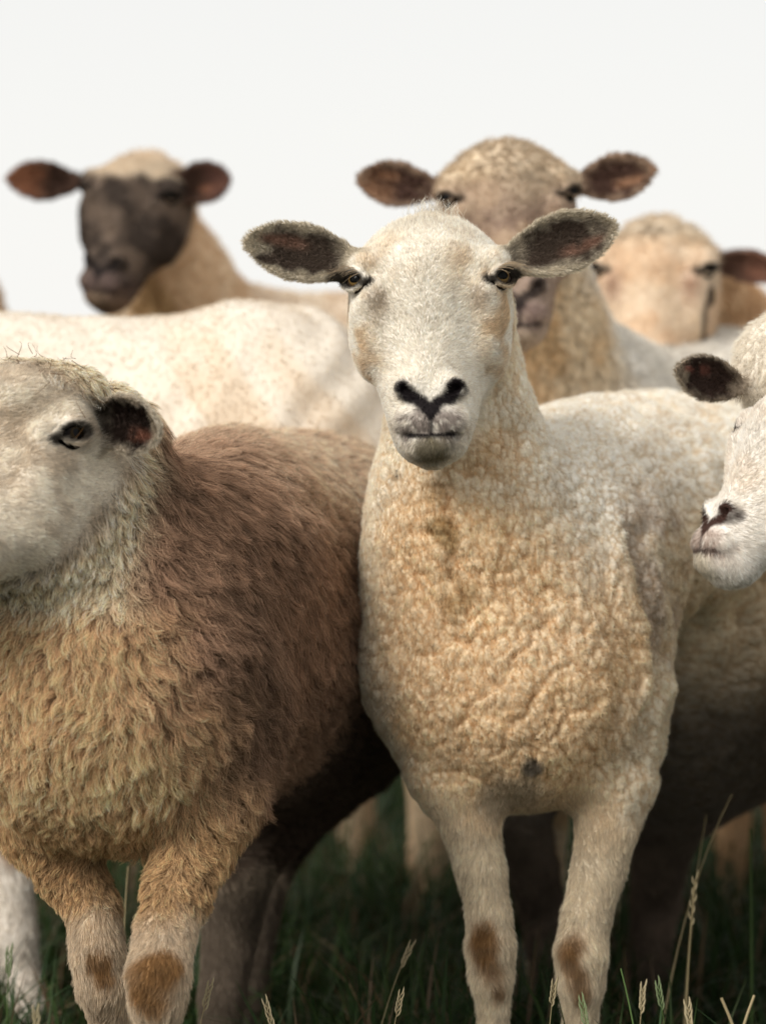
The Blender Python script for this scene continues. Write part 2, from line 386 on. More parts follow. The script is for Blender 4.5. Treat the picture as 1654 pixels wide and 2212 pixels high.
def hoof(root, p, r):
    V, F = [], []; n = 10; prof = [(0, 1.35), (.3, 1.25), (.75, 1.0), (1., .8)]
    for (t, q) in prof:
        for i in range(n):
            a = 2 * math.pi * i / n; V.append((p[0] + r * q * math.cos(a), p[1] - .012 * (1 - t) + r * q * 1.2 * math.sin(a), .002 + t * .035))
    for j in range(3):
        for i in range(n): F.append((j * n + i, j * n + (i + 1) % n, (j + 1) * n + (i + 1) % n, (j + 1) * n + i))
    c = len(V); V.append((p[0], p[1], .002)); c2 = len(V); V.append((p[0], p[1], .037))
    o = mesh_obj('hoof', V, F, MAT_HOOF, root)
    return o
def limb(pts, k=.02):
    """pts: (px, py, d, radius) chain"""
    return [('u', CH([RC(W(*a[:3]), a[3], W(*b[:3]), b[3]) for a, b in zip(pts[:-1], pts[1:])]), k)]
def ground_py(d): return 850 + CAM_Z / (PXA * d)

# ------------------------------------------------------------------ fur
FUR_SCALE = 1.0
def clump_index(P, G, cell):
    """nearest guide for each root by a hashed grid"""
    from mathutils import kdtree
    kd = kdtree.KDTree(len(G))
    for i, g in enumerate(G): kd.insert(g, i)
    kd.balance()
    return np.fromiter((kd.find(p)[1] for p in P), np.int32, len(P))
def fur(root, name, V, Q, N, col, dens, length, radius=.00022, lift=.5, flow=(0, 0, -1), pts=5, curl=0., curl_n=2., clump=0., clump_size=.012,
        gravity=0., jit=.25, tip=1.15, rootc=.75, cvar=.18, cvc=.24, seed=1, label=None, back=-.35, margin=.12):
    """dens: strands per square metre at each vertex; length: per vertex"""
    r = np.random.default_rng(seed)
    a = np.linalg.norm(np.cross(V[Q[:, 2]] - V[Q[:, 0]], V[Q[:, 3]] - V[Q[:, 1]]), axis=1) / 2
    fc = V[Q].mean(1); fn = N[Q].mean(1)
    view = A32(0, 0, CAM_Z) - fc; dist = np.abs(fc[:, 1]); view /= np.linalg.norm(view, axis=1)[:, None]
    px = fc[:, 0] / (PXA * dist); py = -(fc[:, 2] - CAM_Z) / (PXA * dist)
    vis = ((fn * view).sum(1) > back) & (np.abs(px) < 827 * (1 + margin) + 40) & (py > -850 - 60) & (py < 1362 + 150)
    wgt = a * dens[Q].mean(1) * vis * FUR_SCALE
    n = r.poisson(wgt); f = np.repeat(np.arange(len(Q)), n); K = len(f)
    if K == 0: return None
    u = r.random((K, 1)).astype(np.float32); v = r.random((K, 1)).astype(np.float32)
    q = Q[f]
    def bil(Z): return (Z[q[:, 0]] * (1 - u) + Z[q[:, 1]] * u) * (1 - v) + (Z[q[:, 3]] * (1 - u) + Z[q[:, 2]] * u) * v
    P = bil(V); n_ = bil(N); n_ /= np.linalg.norm(n_, axis=1)[:, None]; c = bil(col); L = bil(length[:, None]) * r.uniform(.6, 1.25, (K, 1)).astype(np.float32)
    fl = flow(P, n_) if callable(flow) else np.broadcast_to(A32(*flow), P.shape)
    t = fl - (fl * n_).sum(1)[:, None] * n_; t /= np.maximum(np.linalg.norm(t, axis=1), 1e-3)[:, None]
    b = np.cross(n_, t)
    nzv = (fbm(P * 35, 2, seed + 3) - .5)[:, None] * 2
    d = t * (1 - lift) + n_ * lift + b * nzv * .9 * (1 - lift * .5) + r.normal(0, jit, (K, 3)).astype(np.float32) * .6
    d /= np.linalg.norm(d, axis=1)[:, None]
    s = np.linspace(0, 1, pts, dtype=np.float32)[None, :, None]
    bend = (t - n_ * .25) * .5 + A32(0, 0, -gravity)
    X = P[:, None] + d[:, None] * L[:, None] * s + bend[:, None] * (L[:, None] * s * s) * .45
    if clump > 0:
        G = r.permutation(K)[:max(8, int(K * 0 + wgt.sum() * 0 + (a * vis * (dens[Q].mean(1) > 0)).sum() / clump_size ** 2))]
        ci = clump_index(P, P[G], clump_size); gi = G[ci]
        cl = clump * r.uniform(.5, 1.1, (K, 1, 1)).astype(np.float32)
        Xg = X[gi] - P[gi][:, None] + P[gi][:, None]
        X = X + (Xg - X) * cl * s ** 1.3
        c = c * (1 + cvc * (r.random(K)[gi][:, None] - .5))
        ph = (r.random(K) * 6.28)[gi][:, None, None]
    else: ph = (r.random(K) * 6.28)[:, None, None]
    if curl > 0:
        an = s * curl_n * 6.28 + ph + r.normal(0, .5, (K, 1, 1)); rr = curl * s ** .7 * (L[:, None] / L.mean())
        X = X + (t[:, None] * np.cos(an) + b[:, None] * np.sin(an)) * rr
    cv = (1 + r.normal(0, cvar, (K, 1, 1))) * (rootc + (tip - rootc) * s)
    CC = np.clip(c[:, None] * cv, .004, .92)
    CC = np.concatenate([CC, np.ones(CC.shape[:2] + (1,))], 2).astype(np.float32)
    hc = bpy.data.hair_curves.new(name); hc.add_curves([pts] * K)
    hc.attributes['position'].data.foreach_set('vector', X.astype(np.float32).ravel())
    ra = hc.attributes.get('radius') or hc.attributes.new('radius', 'FLOAT', 'POINT')
    rad = radius * (1.05 - .85 * s[0, :, 0] ** 1.5); ra.data.foreach_set('value', np.tile(rad, K).astype(np.float32))
    ca = hc.attributes.new('col', 'FLOAT_COLOR', 'POINT'); ca.data.foreach_set('color', CC.ravel())
    hc.materials.append(MAT_FUR)
    o = bpy.data.objects.new(name, hc); C.objects.link(o); o.parent = root; o.location = -root.location; o['kind'] = 'stuff'
    if label: o['label'] = label
    print('   fur', name, K, round(time.time() - T0, 1))
    return o

def lerp(a, b, t): return a + (b - a) * t[:, None]
def paint(col, m, c, s=1.): 
    m = np.clip(m * s, 0, 1)[:, None]; return col * (1 - m) + A32(*c) * m
def spot(P, px, py, d, r, nz=None):
    q = np.linalg.norm(P - W(px, py, d), axis=1) / (r * PXA * d)
    if nz is not None: q = q + nz
    return 1 - sstep(.55, 1.15, q)
def ear_paint(col, V, ears, inner, pink, edge, outer, amt=1.):
    for e in ears:
        near = np.linalg.norm(V - e.c, axis=1) < e.r + .03
        P = V[near]; d = e.f(P); u, v, w_, hw, n, mid = e.uvw(P)
        on = (1 - sstep(.003, .010, d)) * sstep(-.12, .05, u); c = col[near]
        c = lerp(c, np.broadcast_to(A32(*outer), c.shape), on)
        ins = on * sstep(-.0005, .002, w_ - mid)
        rim = np.maximum(np.abs(n), np.clip((u - .45) / .5, 0, 2) * .97)
        nn = fbm(P * 90, 2, 5)
        c = lerp(c, np.broadcast_to(A32(*edge), c.shape), ins * amt)
        c = lerp(c, np.broadcast_to(A32(*inner), c.shape), ins * (1 - sstep(.48, .82, rim + (nn - .5) * .6)) * sstep(-.05, .22, u + (nn - .5) * .3) * amt)
        pk = ins * (1 - sstep(.02, .30, np.abs(n + .28) )) * sstep(.35, .55, u) * (1 - sstep(.75, .9, u)) * sstep(.3, .6, nn + .1)
        c = lerp(c, np.broadcast_to(A32(*pink), c.shape), pk)
        col[near] = c
    return col
def ear_mask(V, ears, t=.006):
    m = np.zeros(len(V), np.float32)
    for e in ears:
        near = np.linalg.norm(V - e.c, axis=1) < e.r + .03
        P = V[near]; u = e.uvw(P)[0]; m[near] = np.maximum(m[near], (1 - sstep(t * .5, t, e.f(P))) * sstep(.0, .12, u))
    return m
def face_mask(H, V, back=-.105, top=.236, soft=.012, nz=None):
    """1 on the short haired face, 0 on wool"""
    q = H.loc(V); z = q[:, 2]; n = 0 if nz is None else nz
    d = HeadLoft(H).f(V) / H.s
    m = (1 - sstep(.022, .036, d)) * sstep(back - soft, back + soft, q[:, 1] + n + .03 * sstep(.14, .24, -0 + z) * 0) * (1 - sstep(top - soft, top + soft, z - .25 * np.minimum(q[:, 1], 0) * 0 + n))
    return m.astype(np.float32)
def nose_paint(H, V, col, dark, grey, chin, amt=1., chin_amt=1.):
    q = H.loc(V); x = np.abs(q[:, 0]); z = q[:, 2]; y = q[:, 1]; nz = (fbm(q * 160, 3, 9) - .5)
    fr = sstep(-.04, -.015, y)
    def seg(ax, az, bx, bz):
        dx, dz = bx - ax, bz - az; t = np.clip(((x - ax) * dx + (z - az) * dz) / (dx * dx + dz * dz), 0, 1)
        return np.hypot(x - ax - t * dx, z - az - t * dz)
    d = np.minimum(seg(.0250, .0725, .017, .0635), np.minimum(seg(.017, .0635, .002, .0555) + .0004, np.minimum(seg(.006, .0545, .0, .047) + .0004, seg(.010, .0600, .0, .0535) - .0004)))
    m = (1 - sstep(.0034, .0085, d + nz * .007 - .0022 * sstep(.008, .022, x))) * fr
    lip = (1 - sstep(.009, .025, np.hypot((x - .010) * .75, (z - .036)) + nz * .014)) * fr * (z < .062)
    col = paint(col, lip * .78 * amt * sstep(.3, .6, fbm(q * 200, 2, 8) + .12), grey)
    ch = (1 - sstep(.008, .021, np.hypot(x * .8, (z - .012)) + nz * .010)) * fr * (z < .029)
    col = paint(col, ch * .85 * chin_amt, chin)
    mo = (1 - sstep(.0010, .0032, np.abs(z - .0268 - 2.6 * x * x + nz * .0016) + nz * .001)) * (1 - sstep(.020, .030, x)) * sstep(-.06, -.03, y)
    col = paint(col, mo * amt, dark)
    ph = (1 - sstep(.0008, .0035, x + nz * .002)) * (z > .027) * (z < .056) * fr
    col = paint(col, ph * .8 * amt, dark)
    col = paint(col, m * amt, dark)
    return col
def eye_paint(H, V, col, dark, amt=.8):
    q = H.loc(V); x = np.abs(q[:, 0])
    out = H.out; ec = A32(EYE_X, EYE_Y, EYE_Z) + out * .0125
    qa = np.stack([x, q[:, 1], q[:, 2]], 1) - ec
    o_ = nrm((out[1], -out[0], 0)); side = nrm(o_ * math.cos(H.tilt) + A32(0, 0, math.sin(H.tilt))); a = qa @ side; b = qa @ nrm(A32(0, 0, math.cos(H.tilt)) - o_ * math.sin(H.tilt))
    e = np.sqrt((a / .0170) ** 2 + ((b + .0002) / (.0105 * H.open)) ** 2)
    near = np.linalg.norm(qa, axis=1) < .04
    m = (1 - sstep(.85, 1.2, e)) * near
    ck = (1 - sstep(.004, .009, np.hypot((a + .019), (b + .004) * 1.2))) * near      # inner corner
    return paint(col, np.maximum(m, ck) * amt, dark)

def finish(root, ops, lo, hi, h, boxes, relaxn=1):
    V, Q = surface(ops, lo, hi, h, boxes); V = relax(V, Q, relaxn, .5)
    print('  mesh', root.name, len(V), round(time.time() - T0, 1))
    return V, Q, vnormals(V, Q)
def hbox(H, h, ears=(), pad=.02):
    pts = [H.wld(p) for p in ((.09, .03, -.02), (-.09, .03, -.02), (.09, -.11, -.02), (-.09, -.11, -.02), (.09, .03, .26), (-.09, .03, .26), (.09, -.11, .26), (-.09, -.11, .26))]
    for e in ears:
        for k in (-.1, .5, 1.05):
            for w_ in (-1.05, 1.05): pts.append(e.b + e.M[:, 0] * k * e.L + e.M[:, 1] * w_ * e.hw)
    p = np.array(pts); return (p.min(0) - pad * .4, p.max(0) + pad * .4, h)

#SHEEP
# ------------------------------------------------------------------ the ground
def grid_sheet(name, x0, x1, y0, y1, nx, ny, mat, bumpy=.02):
    x = np.linspace(x0, x1, nx); y = y0 + (y1 - y0) * np.linspace(0, 1, ny) ** 2.2
    Xg, Yg = np.meshgrid(x, y, indexing='ij'); P = np.stack([Xg.ravel(), Yg.ravel(), np.zeros(Xg.size)], 1)
    P[:, 2] = (fbm(P * 1.7, 3, 2) - .5) * bumpy * 2 - .01 - .0006 * np.maximum(P[:, 1] - 8, 0) ** 1.35
    i = np.arange(nx * ny).reshape(nx, ny); Q = np.stack([i[:-1, :-1], i[1:, :-1], i[1:, 1:], i[:-1, 1:]], -1).reshape(-1, 4)
    o = mesh_obj(name, P, Q, mat); o['kind'] = 'structure'; return o
def ground_mat():
    m, t, n, l = mat_new('pasture_soil')
    tc = n('ShaderNodeTexCoord'); z = n('ShaderNodeTexNoise'); z.inputs['Scale'].default_value = 9; z.inputs['Detail'].default_value = 8; l(tc.outputs['Object'], z.inputs['Vector'])
    r = n('ShaderNodeValToRGB'); r.color_ramp.elements[0].position = .35; r.color_ramp.elements[0].color = (.012, .016, .006, 1); r.color_ramp.elements[1].position = .7; r.color_ramp.elements[1].color = (.035, .05, .016, 1)
    l(z.outputs['Fac'], r.inputs[0]); p = n('ShaderNodeBsdfPrincipled'); p.inputs['Roughness'].default_value = 1; l(r.outputs[0], p.inputs['Base Color'])
    o = n('ShaderNodeOutputMaterial'); l(p.outputs[0], o.inputs[0]); return m
grid_sheet('ground', -150, 150, -10, 400, 240, 260, ground_mat())

# ------------------------------------------------------------------ 1. the sheep facing the camera
def wool_relief(V, N, m, amp=.003, sc=80, warp=.35, seed=0, stretch=(1, 1, .75)):
    """real displacement: rounded staples with creases between them"""
    k = m > .02; P = V[k] * np.array(stretch, np.float32); 
    wv = np.stack([vnoise(P * sc * .45, seed + 1), vnoise(P * sc * .45, seed + 2), vnoise(P * sc * .45, seed + 3)], 1) - .5
    P = P + wv * warp * 2 / sc
    d1, d2 = vor(P * sc, seed)
    e = np.clip((d2 - d1), 0, .5)
    V2 = V.copy(); N2 = N
    h = np.sqrt(np.clip(1 - d1 * d1 * 1.2, .05, 1)) * .9 + sstep(0, .22, e) * .35 - .25
    V2[k] += N2[k] * ((h - .7) * amp * m[k])[:, None]
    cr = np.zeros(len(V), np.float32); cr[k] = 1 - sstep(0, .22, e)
    return V2, cr

def main_sheep():
    root = empty('sheep', W(1080, 2480, 2.95) * A32(1, 1, 0), 'cream shorn sheep standing in the centre, facing the viewer, with brown patches on both knees', 'sheep', 'flock of sheep')
    H = Head(W(932, 1000, 2.735), (-.015, .19, 1), (-.04, -1, .19), 1.0); H.open = .9
    ears = [Ear(W(770, 568, 2.80), W(521, 516, 2.79), (.10, -1, .12), .0320, .42, .0030),
            Ear(W(1096, 562, 2.80), W(1338, 484, 2.78), (-.12, -1, .05), .0335, .42, .0030)]
    ho = head_ops(H, .03)
    ops = [('u', EL(W(1122, 1350, 3.00), (.156, .155, .185)), .05),
           ('u', EL(W(1110, 1520, 2.96), (.118, .115, .088)), .06),
           ('u', RC(W(1000, 700, 2.90), .050, W(995, 900, 2.905), .057), .06),
           ('u', RC(W(995, 900, 2.905), .057, W(1012, 1120, 2.93), .082), .06),
           ('u', RC(W(1012, 1120, 2.93), .082, W(1060, 1330, 2.98), .125), .08),
           ('u', EL(W(1235, 1130, 3.12), (.118, .19, .120)), .07),
           ('u', EL(W(1400, 1105, 3.30), (.165, .27, .135), (.2, 1, 0)), .08), ('u', EL(W(1500, 1310, 3.52), (.200, .36, .255), (.22, 1, 0)), .035),
           ('u', EL(W(1560, 1150, 3.72), (.19, .20, .19)), .08)]
    ops += limb([(1030, 1540, 2.95, .070), (985, 1680, 2.93, .044), (1015, 1780, 2.92, .0280), (1038, 1880, 2.915, .0232), (1056, 1980, 2.91, .0205), (1059, 2045, 2.905, .0232),
                 (1060, 2110, 2.905, .0205), (1064, 2170, 2.91, .0145), (1064, 2400, 2.92, .0150), (1066, 2470, 2.90, .0165)], .03)
    ops += limb([(1290, 1540, 2.97, .078), (1322, 1680, 2.95, .046), (1312, 1780, 2.94, .0305), (1292, 1880, 2.93, .0255), (1266, 1980, 2.92, .0228), (1254, 2060, 2.91, .0248),
                 (1254, 2120, 2.91, .0220), (1253, 2190, 2.92, .0155), (1256, 2400, 2.93, .0155), (1256, 2470, 2.91, .0165)], .03)
    ops += limb([(1500, 1450, 3.6, .11), (1440, 1720, 3.5, .060), (1425, 1850, 3.55, .034), (1415, 1950, 3.6, .029), (1398, 2090, 3.55, .023), (1388, 2200, 3.55, .019)], .04)
    ops += limb([(1200, 1500, 3.6, .08), (1118, 1760, 3.45, .036), (1150, 1880, 3.5, .030), (1172, 1980, 3.55, .026), (1185, 2100, 3.5, .020), (1192, 2200, 3.5, .018)], .04)
    ops += ho
    for e in ears: ops.append(('u', e, .010))
    for e, x in zip(ears, (768, 1098)): pass
    V, Q, N = finish(root, ops, A32(-.17, 2.62, .0), A32(.62, 4.0, 1.05), .0062, [hbox(H, .0022, ears), (A32(-.1, 2.78, .36), A32(.28, 3.0, .78), .0027)], 1)
    fm = face_mask(H, V, -.088, .252, nz=(fbm(V * 40, 2, 4) - .5) * .012); em = ear_mask(V, ears, .007)
    z = V[:, 2]; pyv = 850 - (z - CAM_Z) / (PXA * V[:, 1]); pxv = 827 + V[:, 0] / (PXA * V[:, 1])
    leg = sstep(1680, 1790, pyv - 70 * sstep(1310, 1380, pxv) + (fbm(V * 20, 2, 6) - .5) * 90) * (V[:, 1] < 3.1)
    back_leg = sstep(1820, 1900, pyv) * (V[:, 1] > 3.25)
    short = np.maximum(np.maximum(fm, em), np.maximum(leg, back_leg))
    wm = 1 - short
    N0 = N.copy()
    # big diagonal creases on the brisket, then staples
    q = V * A32(1, 1, 1); g = fbm(np.stack([V[:, 0] * 26 + V[:, 2] * 20, V[:, 1] * 10, (V[:, 2] - V[:, 0]) * 7], 1), 3, 12)
    ridge = 1 - np.abs(((g * 5) % 1) - .5) * 4; cre = np.clip(ridge, 0, 1) * wm * sstep(1050, 1250, pyv) * (1 - sstep(1640, 1760, pyv)) * (V[:, 1] < 3.1)
    V = V - N * (cre * .0025)[:, None]
    crs = np.zeros(len(V), np.float32); sh = crs.copy()
    wob = (fbm(V * 34, 3, 71) - .5) * 62; wob2 = (fbm(V * 34, 3, 72) - .5) * 62
    for wd, am, pl in ((15, 1., ((958, 1050), (972, 1160), (978, 1240), (1012, 1330))), (11, .8, ((866, 1220), (900, 1310), (950, 1372), (1020, 1398))), (7, .9, ((985, 1580), (1100, 1440), (1195, 1325))),
                       (7, .8, ((1050, 1640), (1150, 1510), (1240, 1420))), (6, .8, ((1150, 1650), (1230, 1560), (1300, 1500))), (6, .7, ((1100, 1640), (1190, 1540))), (7, .8, ((1170, 1340), (1260, 1440), (1335, 1530))), (7, .7, ((1360, 1230), (1320, 1330), (1260, 1392))),
                       (6, .6, ((930, 1500), (1010, 1400), (1060, 1350))), (6, .6, ((900, 1580), (960, 1490))), (6, .6, ((1230, 1320), (1310, 1400), (1390, 1450))), (6, .6, ((1020, 1240), (1110, 1280), (1170, 1340))), (7, .6, ((1090, 1180), (1060, 1260), (1110, 1330))),
                       (6, .6, ((830, 1400), (880, 1480), (900, 1560))), (6, .5, ((1010, 1540), (1080, 1600), (1170, 1640)))):
        for (ax, ay), (bx, by) in zip(pl[:-1], pl[1:]):
            dx, dy = bx - ax, by - ay; X_, Y_ = pxv + wob - ax, pyv + wob2 - ay; t = np.clip((X_ * dx + Y_ * dy) / (dx * dx + dy * dy), 0, 1)
            dd = np.hypot(X_ - t * dx, Y_ - t * dy); crs = np.maximum(crs, am * np.exp(-(dd / wd) ** 2)); sh = np.maximum(sh, am * np.exp(-(dd / wd / 2.6) ** 2))
    crs *= wm * (V[:, 1] < 3.08); sh *= wm * (V[:, 1] < 3.08); V = V + N * (sh * .0020 - crs * .0050)[:, None]; cre = np.maximum(cre * .7, crs)
    # vertical skin folds on the flank
    fl = sstep(1180, 1350, pxv) * (1 - sstep(1560, 1700, pyv)) * wm
    fo = np.sin((V[:, 1] * 60 + V[:, 0] * 70 + (fbm(V * 14, 2, 3) - .5) * 9)); V = V + N * (fl * fo * .0036)[:, None]
    V, cr = wool_relief(V, N, wm, .0034, 118, .6, 3, (1, 1, .62))
    V, cr2 = wool_relief(V, N, wm, .0045, 36, .8, 8, (1, 1, .8))
    V = V + N * ((fbm(V * 60, 2, 2) - .5) * .0016 * (1 - wm) + (fbm(V * 22, 2, 31) - .5) * .0042 * fm)[:, None]
    N = vnormals(V, Q)
    # coat colour, with some lit and shaded areas painted in
    n1 = fbm(V * 9, 3, 1); n2 = fbm(V * 30, 3, 2); n3 = fbm(V * 120, 2, 3)
    col = np.tile(A32(.86, .77, .62), (len(V), 1))
    tan = A32(.88, .68, .44)
    m = np.maximum.reduce([spot(V, 1010, 1180, 2.85, 210, (n1 - .5) * .8), spot(V, 1130, 1400, 2.83, 360, (n1 - .5) * .6), spot(V, 1060, 1010, 2.85, 110, (n1 - .5)), spot(V, 1130, 1640, 2.84, 300, (n1 - .5) * .6), spot(V, 930, 1560, 2.88, 110, (n1 - .5) * .8)])
    col = lerp(col, np.broadcast_to(tan, col.shape), m * .85)
    col = paint(col, spot(V, 965, 1150, 2.84, 45, (n2 - .5) * 1.5) + spot(V, 985, 1290, 2.83, 60, (n2 - .5) * 1.5) * .8 + spot(V, 940, 1060, 2.84, 30, n2 - .5) * .5, (.42, .28, .12), .75)
    col = paint(col, sstep(.0, .5, N0[:, 2]) * wm, (.90, .86, .78), .95)  # highlight on upturned wool painted into the colour
    col = paint(col, spot(V, 1300, 990, 3.0, 230, (n1 - .5) * .8) * wm, (.90, .86, .78), .8)  # white highlight on the upper shoulder, painted in
    gy = spot(V, 1380, 1250, 2.97, 230, (n1 - .5) * 1.2) * (V[:, 1] > 2.9)
    col = paint(col, gy * sstep(.35, .65, n2), (.50, .43, .37), .75)  # patchy grey shading of the right side, put into the colour
    col = paint(col, sstep(3.15, 3.3, V[:, 1]) * (1 - sstep(.1, .6, N0[:, 2])), (.56, .46, .34), .8)  # shaded side of the barrel painted darker than its top
    col = paint(col, (V[:, 1] > 3.1) * sstep(1380, 1600, pyv), (.20, .17, .15), .85)  # shadow on the lower barrel and belly painted in
    for (a, b) in ((1054, 1545), (908, 1337), (1058, 1610), (990, 1620), (1005, 1585), (1240, 1400), (860, 1018), (868, 1024), (858, 1028), (1330, 1215)): col = paint(col, spot(V, a, b, 2.83, 5.5) + spot(V, a, b, 2.86, 5.5), (.05, .045, .03), .9)
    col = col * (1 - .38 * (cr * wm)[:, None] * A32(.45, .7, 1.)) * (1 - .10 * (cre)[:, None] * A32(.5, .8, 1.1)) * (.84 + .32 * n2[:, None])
    # legs
    lc = np.broadcast_to(A32(.72, .62, .47), col.shape) * (.8 + .4 * n2[:, None]); lc = lerp(lc, np.broadcast_to(A32(.74, .56, .36), lc.shape), .8 * (1 - sstep(1700, 1850, pyv + (n2 - .5) * 120))); col = lerp(col, lc, leg)
    for (a, b, r, s_) in ((1045, 2040, 30, 1.), (1060, 2095, 26, .9), (1040, 2010, 24, .9), (1075, 2150, 18, .9), (1238, 2040, 30, 1.), (1228, 2080, 26, .9), (1245, 2120, 22, .8), (1262, 2165, 22, .9)):
        col = paint(col, spot(V, a, b, 2.885, r * 1.45, (n2 - .5) * 1.4) * (V[:, 1] < 2.93), (.27, .145, .055), .8 * s_); col = paint(col, spot(V, a, b, 2.885, r * .8, (n2 - .5) * 1.6) * (V[:, 1] < 2.93), (.12, .065, .03), .6 * s_)
    col = paint(col, spot(V, 1150, 1655, 2.86, 32, (n2 - .5)), (.10, .09, .08), .85)
    col = paint(col, spot(V, 1110, 1690, 2.90, 95, (n2 - .5)), (.42, .36, .28), .6)
    bl = (V[:, 1] > 3.2) * sstep(1740, 1850, pyv); col = lerp(col, np.broadcast_to(A32(.20, .155, .12), col.shape) * (.5 + n2[:, None]), bl)  # hind legs darkened in colour, standing for shadow under the body
    # face
    fc = np.broadcast_to(A32(.90, .84, .74), col.shape) * (.9 + .2 * n3[:, None])
    q = H.loc(V); 
    tanm = np.maximum.reduce([sstep(.035, .06, np.abs(q[:, 0])) * sstep(.06, .09, q[:, 2]) * (1 - sstep(.18, .24, q[:, 2])), .7 * np.exp(-(((q[:, 2] - .2) / .03) ** 2) - ((np.abs(q[:, 0]) - .035) / .02) ** 2)])
    fc = lerp(fc, np.broadcast_to(A32(.66, .50, .32), fc.shape), tanm * sstep(.35, .65, fbm(q * 38, 3, 3)) * .85)
    fc = paint(fc, np.exp(-(((np.abs(q[:, 0]) - .048) / .010) ** 2) - ((q[:, 2] - .158) / .014) ** 2), (.42, .31, .2), .6)
    fc = paint(fc, sstep(.225, .25, q[:, 2]), (.80, .74, .64))
    col = lerp(col, fc, fm)
    col = ear_paint(col, V, ears, (.095, .070, .054), (.28, .165, .12), (.50, .44, .34), (.70, .63, .50))
    ebm = em
    col = eye_paint(H, V, col, (.018, .013, .010), .95)
    col = nose_paint(H, V, col, (.014, .011, .012), (.13, .09, .08), (.17, .14, .075))
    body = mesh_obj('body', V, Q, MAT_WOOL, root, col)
    eyes(root, H)
    for p in ((1066, 2480, 2.90), (1256, 2480, 2.91), (1388, 2220, 3.55), (1192, 2220, 3.5)): hoof(root, W(*p), .019)
    # coat
    fcH = fm * (1 - em); nose = np.maximum(np.exp(-(np.hypot(q[:, 0] * .7, q[:, 2] - .055) / .022) ** 4), np.exp(-((q[:, 2] - .0285) / .006) ** 4) * (np.abs(q[:, 0]) < .034))
    eyem = np.zeros(len(V), np.float32)
    for sg in (-1, 1): eyem = np.maximum(eyem, np.exp(-((np.linalg.norm((q - A32(sg * .072, -.020, .184)) * A32(1, 1, 1.4), axis=1) / .0175) ** 4)))
    cen = H.wld((0, .05, .12))
    def face_flow(P, n_):
        ql = H.loc(P); f = np.stack([ql[:, 0] * 9, -.4 * np.ones(len(P)), (ql[:, 2] - .08) * 7 + .1], 1); return (f @ H.M.T).astype(np.float32)
    fur(root, 'face_hair', V, Q, N, col, fcH * (1 - eyem) * (1 - .9 * nose) * 1.5e6, .0034 + .004 * sstep(.22, .25, q[:, 2]) , .00013, .32, face_flow, 4, 0, clump=.25, clump_size=.004, seed=11, rootc=.9, tip=1.1, cvar=.14, gravity=0)
    def ear_flow(P, n_):
        f = np.zeros_like(P)
        for e in ears:
            nn = np.linalg.norm(P - e.c, axis=1) < e.r + .02; u, v, w_, hw, n, mid = e.uvw(P[nn])
            f[nn] = e.M[:, 0] * .8 + e.M[:, 1] * np.clip(n, -1, 1)[:, None] * .9
        return f
    fur(root, 'ear_hair', V, Q, N, col, em * 1.3e6, .0045 + 0 * z, .00014, .45, ear_flow, 4, 0, clump=.3, clump_size=.004, seed=12, rootc=.8, tip=1.3, cvar=.2)
    bodyw = wm * (1 - fcH)
    fur(root, 'fleece', V, Q, N, col, bodyw * 7.0e5, .0036 + 0 * z, .00013, .8, (0, -.2, -1), 4, .0005, 1.0, .2, .004, seed=13, rootc=.95, tip=1.12, cvar=.10, jit=.5)
    fur(root, 'leg_hair', V, Q, N, col, np.maximum(leg, back_leg) * (1 - em) * 7e5, .0075 + 0 * z, .00016, .3, (0, -.1, -1), 4, 0, clump=.4, clump_size=.006, seed=14, rootc=.75, tip=1.2)
    pk = spot(V, 945, 445, 2.86, 75) * (q[:, 2] > .235)
    fur(root, 'forelock', V, Q, N, col, pk * 9e4, .017 + 0 * z, .0002, .7, (0, -.3, 1), 6, .002, 1.2, .6, .006, seed=15)
    ls = np.zeros(len(V))
    # lashes over each eye
    Pc = []; 
    r = np.random.default_rng(4)
    for sg in (-1, 1):
        ec = A32(sg * EYE_X, EYE_Y, EYE_Z); out = nrm((sg * .72, .68, .02)); side = nrm(np.cross(out, (0, 0, 1)))
        for k in range(44):
            t = r.uniform(-1, 1); b = ec + out * (.0145 * (1 - .25 * t * t)) + side * t * .0150 + A32(0, 0, .0125 * (1 - .7 * t * t))
            dr = out * .7 + A32(sg * .6, 0, -.05) + r.normal(0, .15, 3); Ls = r.uniform(.010, .017)
            Pc.append([H.wld(b + dr * Ls * s - A32(0, 0, .005) * s * s) for s in np.linspace(0, 1, 4)])
    Wk = []
    for k in range(26):
        sg = 1 if k % 2 else -1; b = A32(sg * r.uniform(.022, .040), r.uniform(-.03, -.005), r.uniform(.018, .050)); dr = nrm(A32(sg * 1., r.uniform(-.2, .5), r.uniform(-.9, .2))); Ls = r.uniform(.012, .030)
        Wk.append([H.wld(b + dr * Ls * s - A32(0, 0, .006) * s * s) for s in np.linspace(0, 1, 5)])
    strands(root, 'whiskers', Wk, .00012, (.7, .62, .5))
    strands(root, 'eyelashes', Pc, .00018, (.45, .35, .24))
    return root

